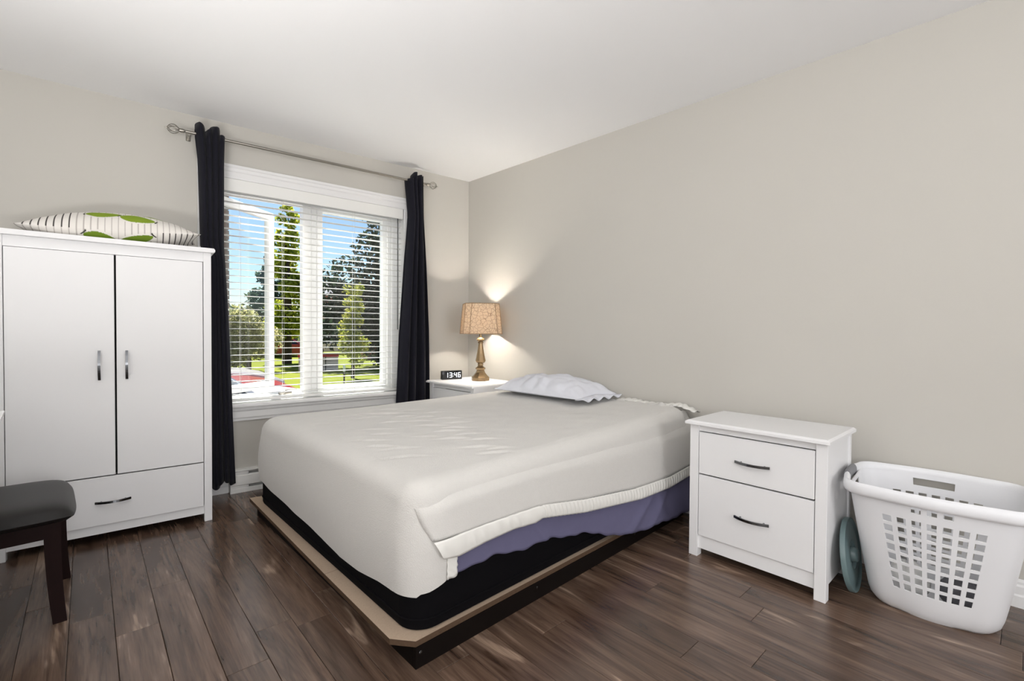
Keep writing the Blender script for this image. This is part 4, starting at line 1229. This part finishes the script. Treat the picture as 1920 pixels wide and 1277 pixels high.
tree('conifer', 'blue-green conifer behind the slim bright tree', (9.9, 36.7, GZ), column_blobs(1.0, 9.6, 2.2, 0.2, 11, 2), 6000, 0.17, 2, M_leafB, 8, 0.2)
tree('tree', 'large dark-leaved tree filling the right half of the window view', (10.6, 19.2, GZ), [(-2.6, 1.0, 2.2, 1.3), (-2.9, 1.1, 3.6, 1.2), (-2.2, 0.8, 4.6, 1.2)]+column_blobs(1.2, 4.6, 2.6, 2.4, 4, 3)+column_blobs(4.6, 10.5, 2.4, 1.5, 6, 4), 16000, 0.15, 3, M_leafD, 7, 0.3)
tree('tree', 'small young tree with yellow-green leaves before the dark tree', (6.05, 14.6, GZ), column_blobs(0.9, 4.0, 0.75, 0.35, 7, 5), 2200, 0.085, 5, M_leafE, 3, 0.06)
hb = []
r = random.Random(9)
for i in range(26): hb.append((r.uniform(-2.6, 1.1), r.uniform(-0.8, 0.8), r.uniform(0.5, 3.0), r.uniform(0.5, 0.9)))
tree('hedge', 'pale green leafy hedge at the left behind the parked cars', (4.0, 20.9, GZ), hb, 11000, 0.10, 9, M_leafC, 1.5, 0.1)
# tree line in the far distance
hb2 = []
for i in range(30): hb2.append((r.uniform(-14, 14), r.uniform(-1, 1), r.uniform(0.6, 3.2), r.uniform(1.0, 1.9)))
tree('hedge', 'distant row of green bushes far behind the lawn', (17.0, 43.0, GZ), hb2, 7000, 0.26, 12, M_leafB, 1.5, 0.2)
# brick house far behind
hs = thing('house', 'red brick house with grey roof far behind the dark tree', 'house', (24.0, 56.0, GZ), radians(-25))
G().box(-2.6, 9, -4, 4, 0, 6.2).build('wall', M_redbrick, hs)
g = G(); g.prism([(-4.6, 6.2), (4.6, 6.2), (0, 8.2)], 0, -3.1, 9.5); g.build('roof', M_roof, hs)
for x in (-1.4, 1.6, 4.4, 7.2):
    for z in (1.0, 3.8):
        f = G().box(x, x+1.4, -4.08, -4.0, z, z+1.5).build('window_frame', M_trim, hs); G().box(x+0.1, x+1.3, -4.10, -4.08, z+0.1, z+1.4).build('pane', M_pane, f)
# second low brick house on the right
hs2 = thing('house', 'low dark red brick building at the right edge of the window view', 'house', (16.5, 27.2, GZ), radians(-25))
G().box(-3.2, 4, -2, 2, 0, 2.3).build('wall', M_redbrick, hs2)
g = G(); g.prism([(-2.4, 2.3), (2.4, 2.3), (0, 3.4)], 0, -3.5, 4.3); g.build('roof', M_roof, hs2)
for x in (-2.2, 0.2, 2.4):
    f = G().box(x, x+1.0, -2.05, -2.0, 0.9, 1.9).build('window_frame', M_trim, hs2); G().box(x+0.08, x+0.92, -2.07, -2.05, 0.98, 1.82).build('pane', M_pane, f)

# notice board with red top edge
sg = thing('notice_board', 'pale board with red top edge standing on the lawn', 'sign', (6.25, 18.4, GZ), radians(-22))
p_ = G().box(-0.85, 0.85, -0.04, 0.04, 0.02, 0.78).build('panel', M_signw, sg)
G().box(-0.88, 0.88, -0.05, 0.05, 0.68, 0.80).build('top_edge', M_signr, sg)
for x in (-0.6, 0.30): G().box(x-0.02, x+0.02, -0.06, -0.04, 0, 0.70).build('post', M_tyre, sg)
po_ = thing('post', 'short pale post standing on the lawn', 'post', (4.93, 12.98, GZ))
G().tube([(0, 0, 0), (0, 0, 0.42)], 0.03, 10).build('shaft', M_trunk, po_, True); G().tube([(0, 0, 0.42), (0, 0, 0.66)], 0.045, 10).build('head', M_cwhite, po_, True)

def car(label, loc, rot, paint, s=1.0, group='cars outside the window'):
    t = thing('car', label, 'car', loc, rot, group)
    Wd = 0.88*s; Ln = 2.2*s
    body = [(-Ln, 0.30), (-Ln, 0.72), (-Ln+0.08, 0.84), (-1.45*s, 0.95), (-1.45*s, 0.95), (0.75*s, 0.94), (1.35*s, 0.90), (Ln-0.35, 0.80), (Ln-0.04, 0.66), (Ln, 0.48), (Ln-0.02, 0.28), (1.75*s, 0.22), (-1.8*s, 0.22)]
    g = G(); n = len(body); vs = []
    for y, k_ in ((-Wd, 0.97), (-Wd*0.94, 1.0), (Wd*0.94, 1.0), (Wd, 0.97)):
        for x, z in body: vs.append((x*k_, y, 0.55+(z-0.55)*(0.9 if k_ < 1 else 1)))
    fs = [[r_*n+i, r_*n+(i+1) % n, (r_+1)*n+(i+1) % n, (r_+1)*n+i] for r_ in range(3) for i in range(n)]+[list(range(n))[::-1], [3*n+i for i in range(n)]]
    g.add(vs, fs); g.build('body', paint, t, True, angle=35)
    gh = [(-1.5*s, 0.93), (-1.05*s, 1.40), (0.15*s, 1.42), (0.82*s, 0.93)]
    g = G(); vs = []
    for y, k_ in ((-Wd*0.93, 0), (-Wd*0.72, 1), (Wd*0.72, 1), (Wd*0.93, 0)): pass
    lo = [(-1.5*s, -Wd*0.93), (0.85*s, -Wd*0.93), (0.85*s, Wd*0.93), (-1.5*s, Wd*0.93)]; hi = [(-1.05*s, -Wd*0.70), (0.15*s, -Wd*0.70), (0.15*s, Wd*0.70), (-1.05*s, Wd*0.70)]
    g.add([(x, y, 0.92) for x, y in lo]+[(x, y, 1.40) for x, y in hi], [[0, 1, 5, 4], [1, 2, 6, 5], [2, 3, 7, 6], [3, 0, 4, 7], [4, 5, 6, 7]]); g.build('windows', M_cglass, t)
    G().box(-1.08*s, 0.18*s, -Wd*0.71, Wd*0.71, 1.395, 1.435, 0.015).build('roof', paint, t)
    for i in range(4):
        a = Vector((lo[i][0], lo[i][1], 0.92)); b_ = Vector((hi[i][0], hi[i][1], 1.41)); G().tube([a, b_], 0.035, 6).build('pillar', paint, t)
    for x in (-1.35*s, 1.35*s):
        for y in (-Wd+0.08, Wd-0.08):
            g = G(); k = len(g.v); g.lathe([(0.001, -0.1), (0.2, -0.1), (0.31, -0.08), (0.31, 0.08), (0.2, 0.1), (0.001, 0.1)], 20); g.xf(Matrix.Translation((x, y, 0.31)) @ Matrix.Rotation(pi/2, 4, 'X'), k); g.build('wheel', M_tyre, t, True)
    return t
car('white car parked closest to the window, only its bonnet in view', (-1.30, 4.9, GZ+0.01), radians(-8), M_cwhite)
car('red car parked behind the white car', (-1.1, 7.3, GZ+0.01), radians(-8), M_cred)
car('pale taupe car parked third from the window', (-0.6, 9.9, GZ+0.01), radians(-8), M_csilver)
car('red car far away across the lawn behind the tree trunk', (10.1, 33.2, GZ), radians(-24), M_cred)
car('white car far away across the lawn beside the red car', (14.6, 34.8, GZ), radians(-24), M_cwhite)

for o in bpy.data.objects:
    if o.get('_o') is not None: del o['_o']
print('planks', npl, 'objects', len(bpy.data.objects))
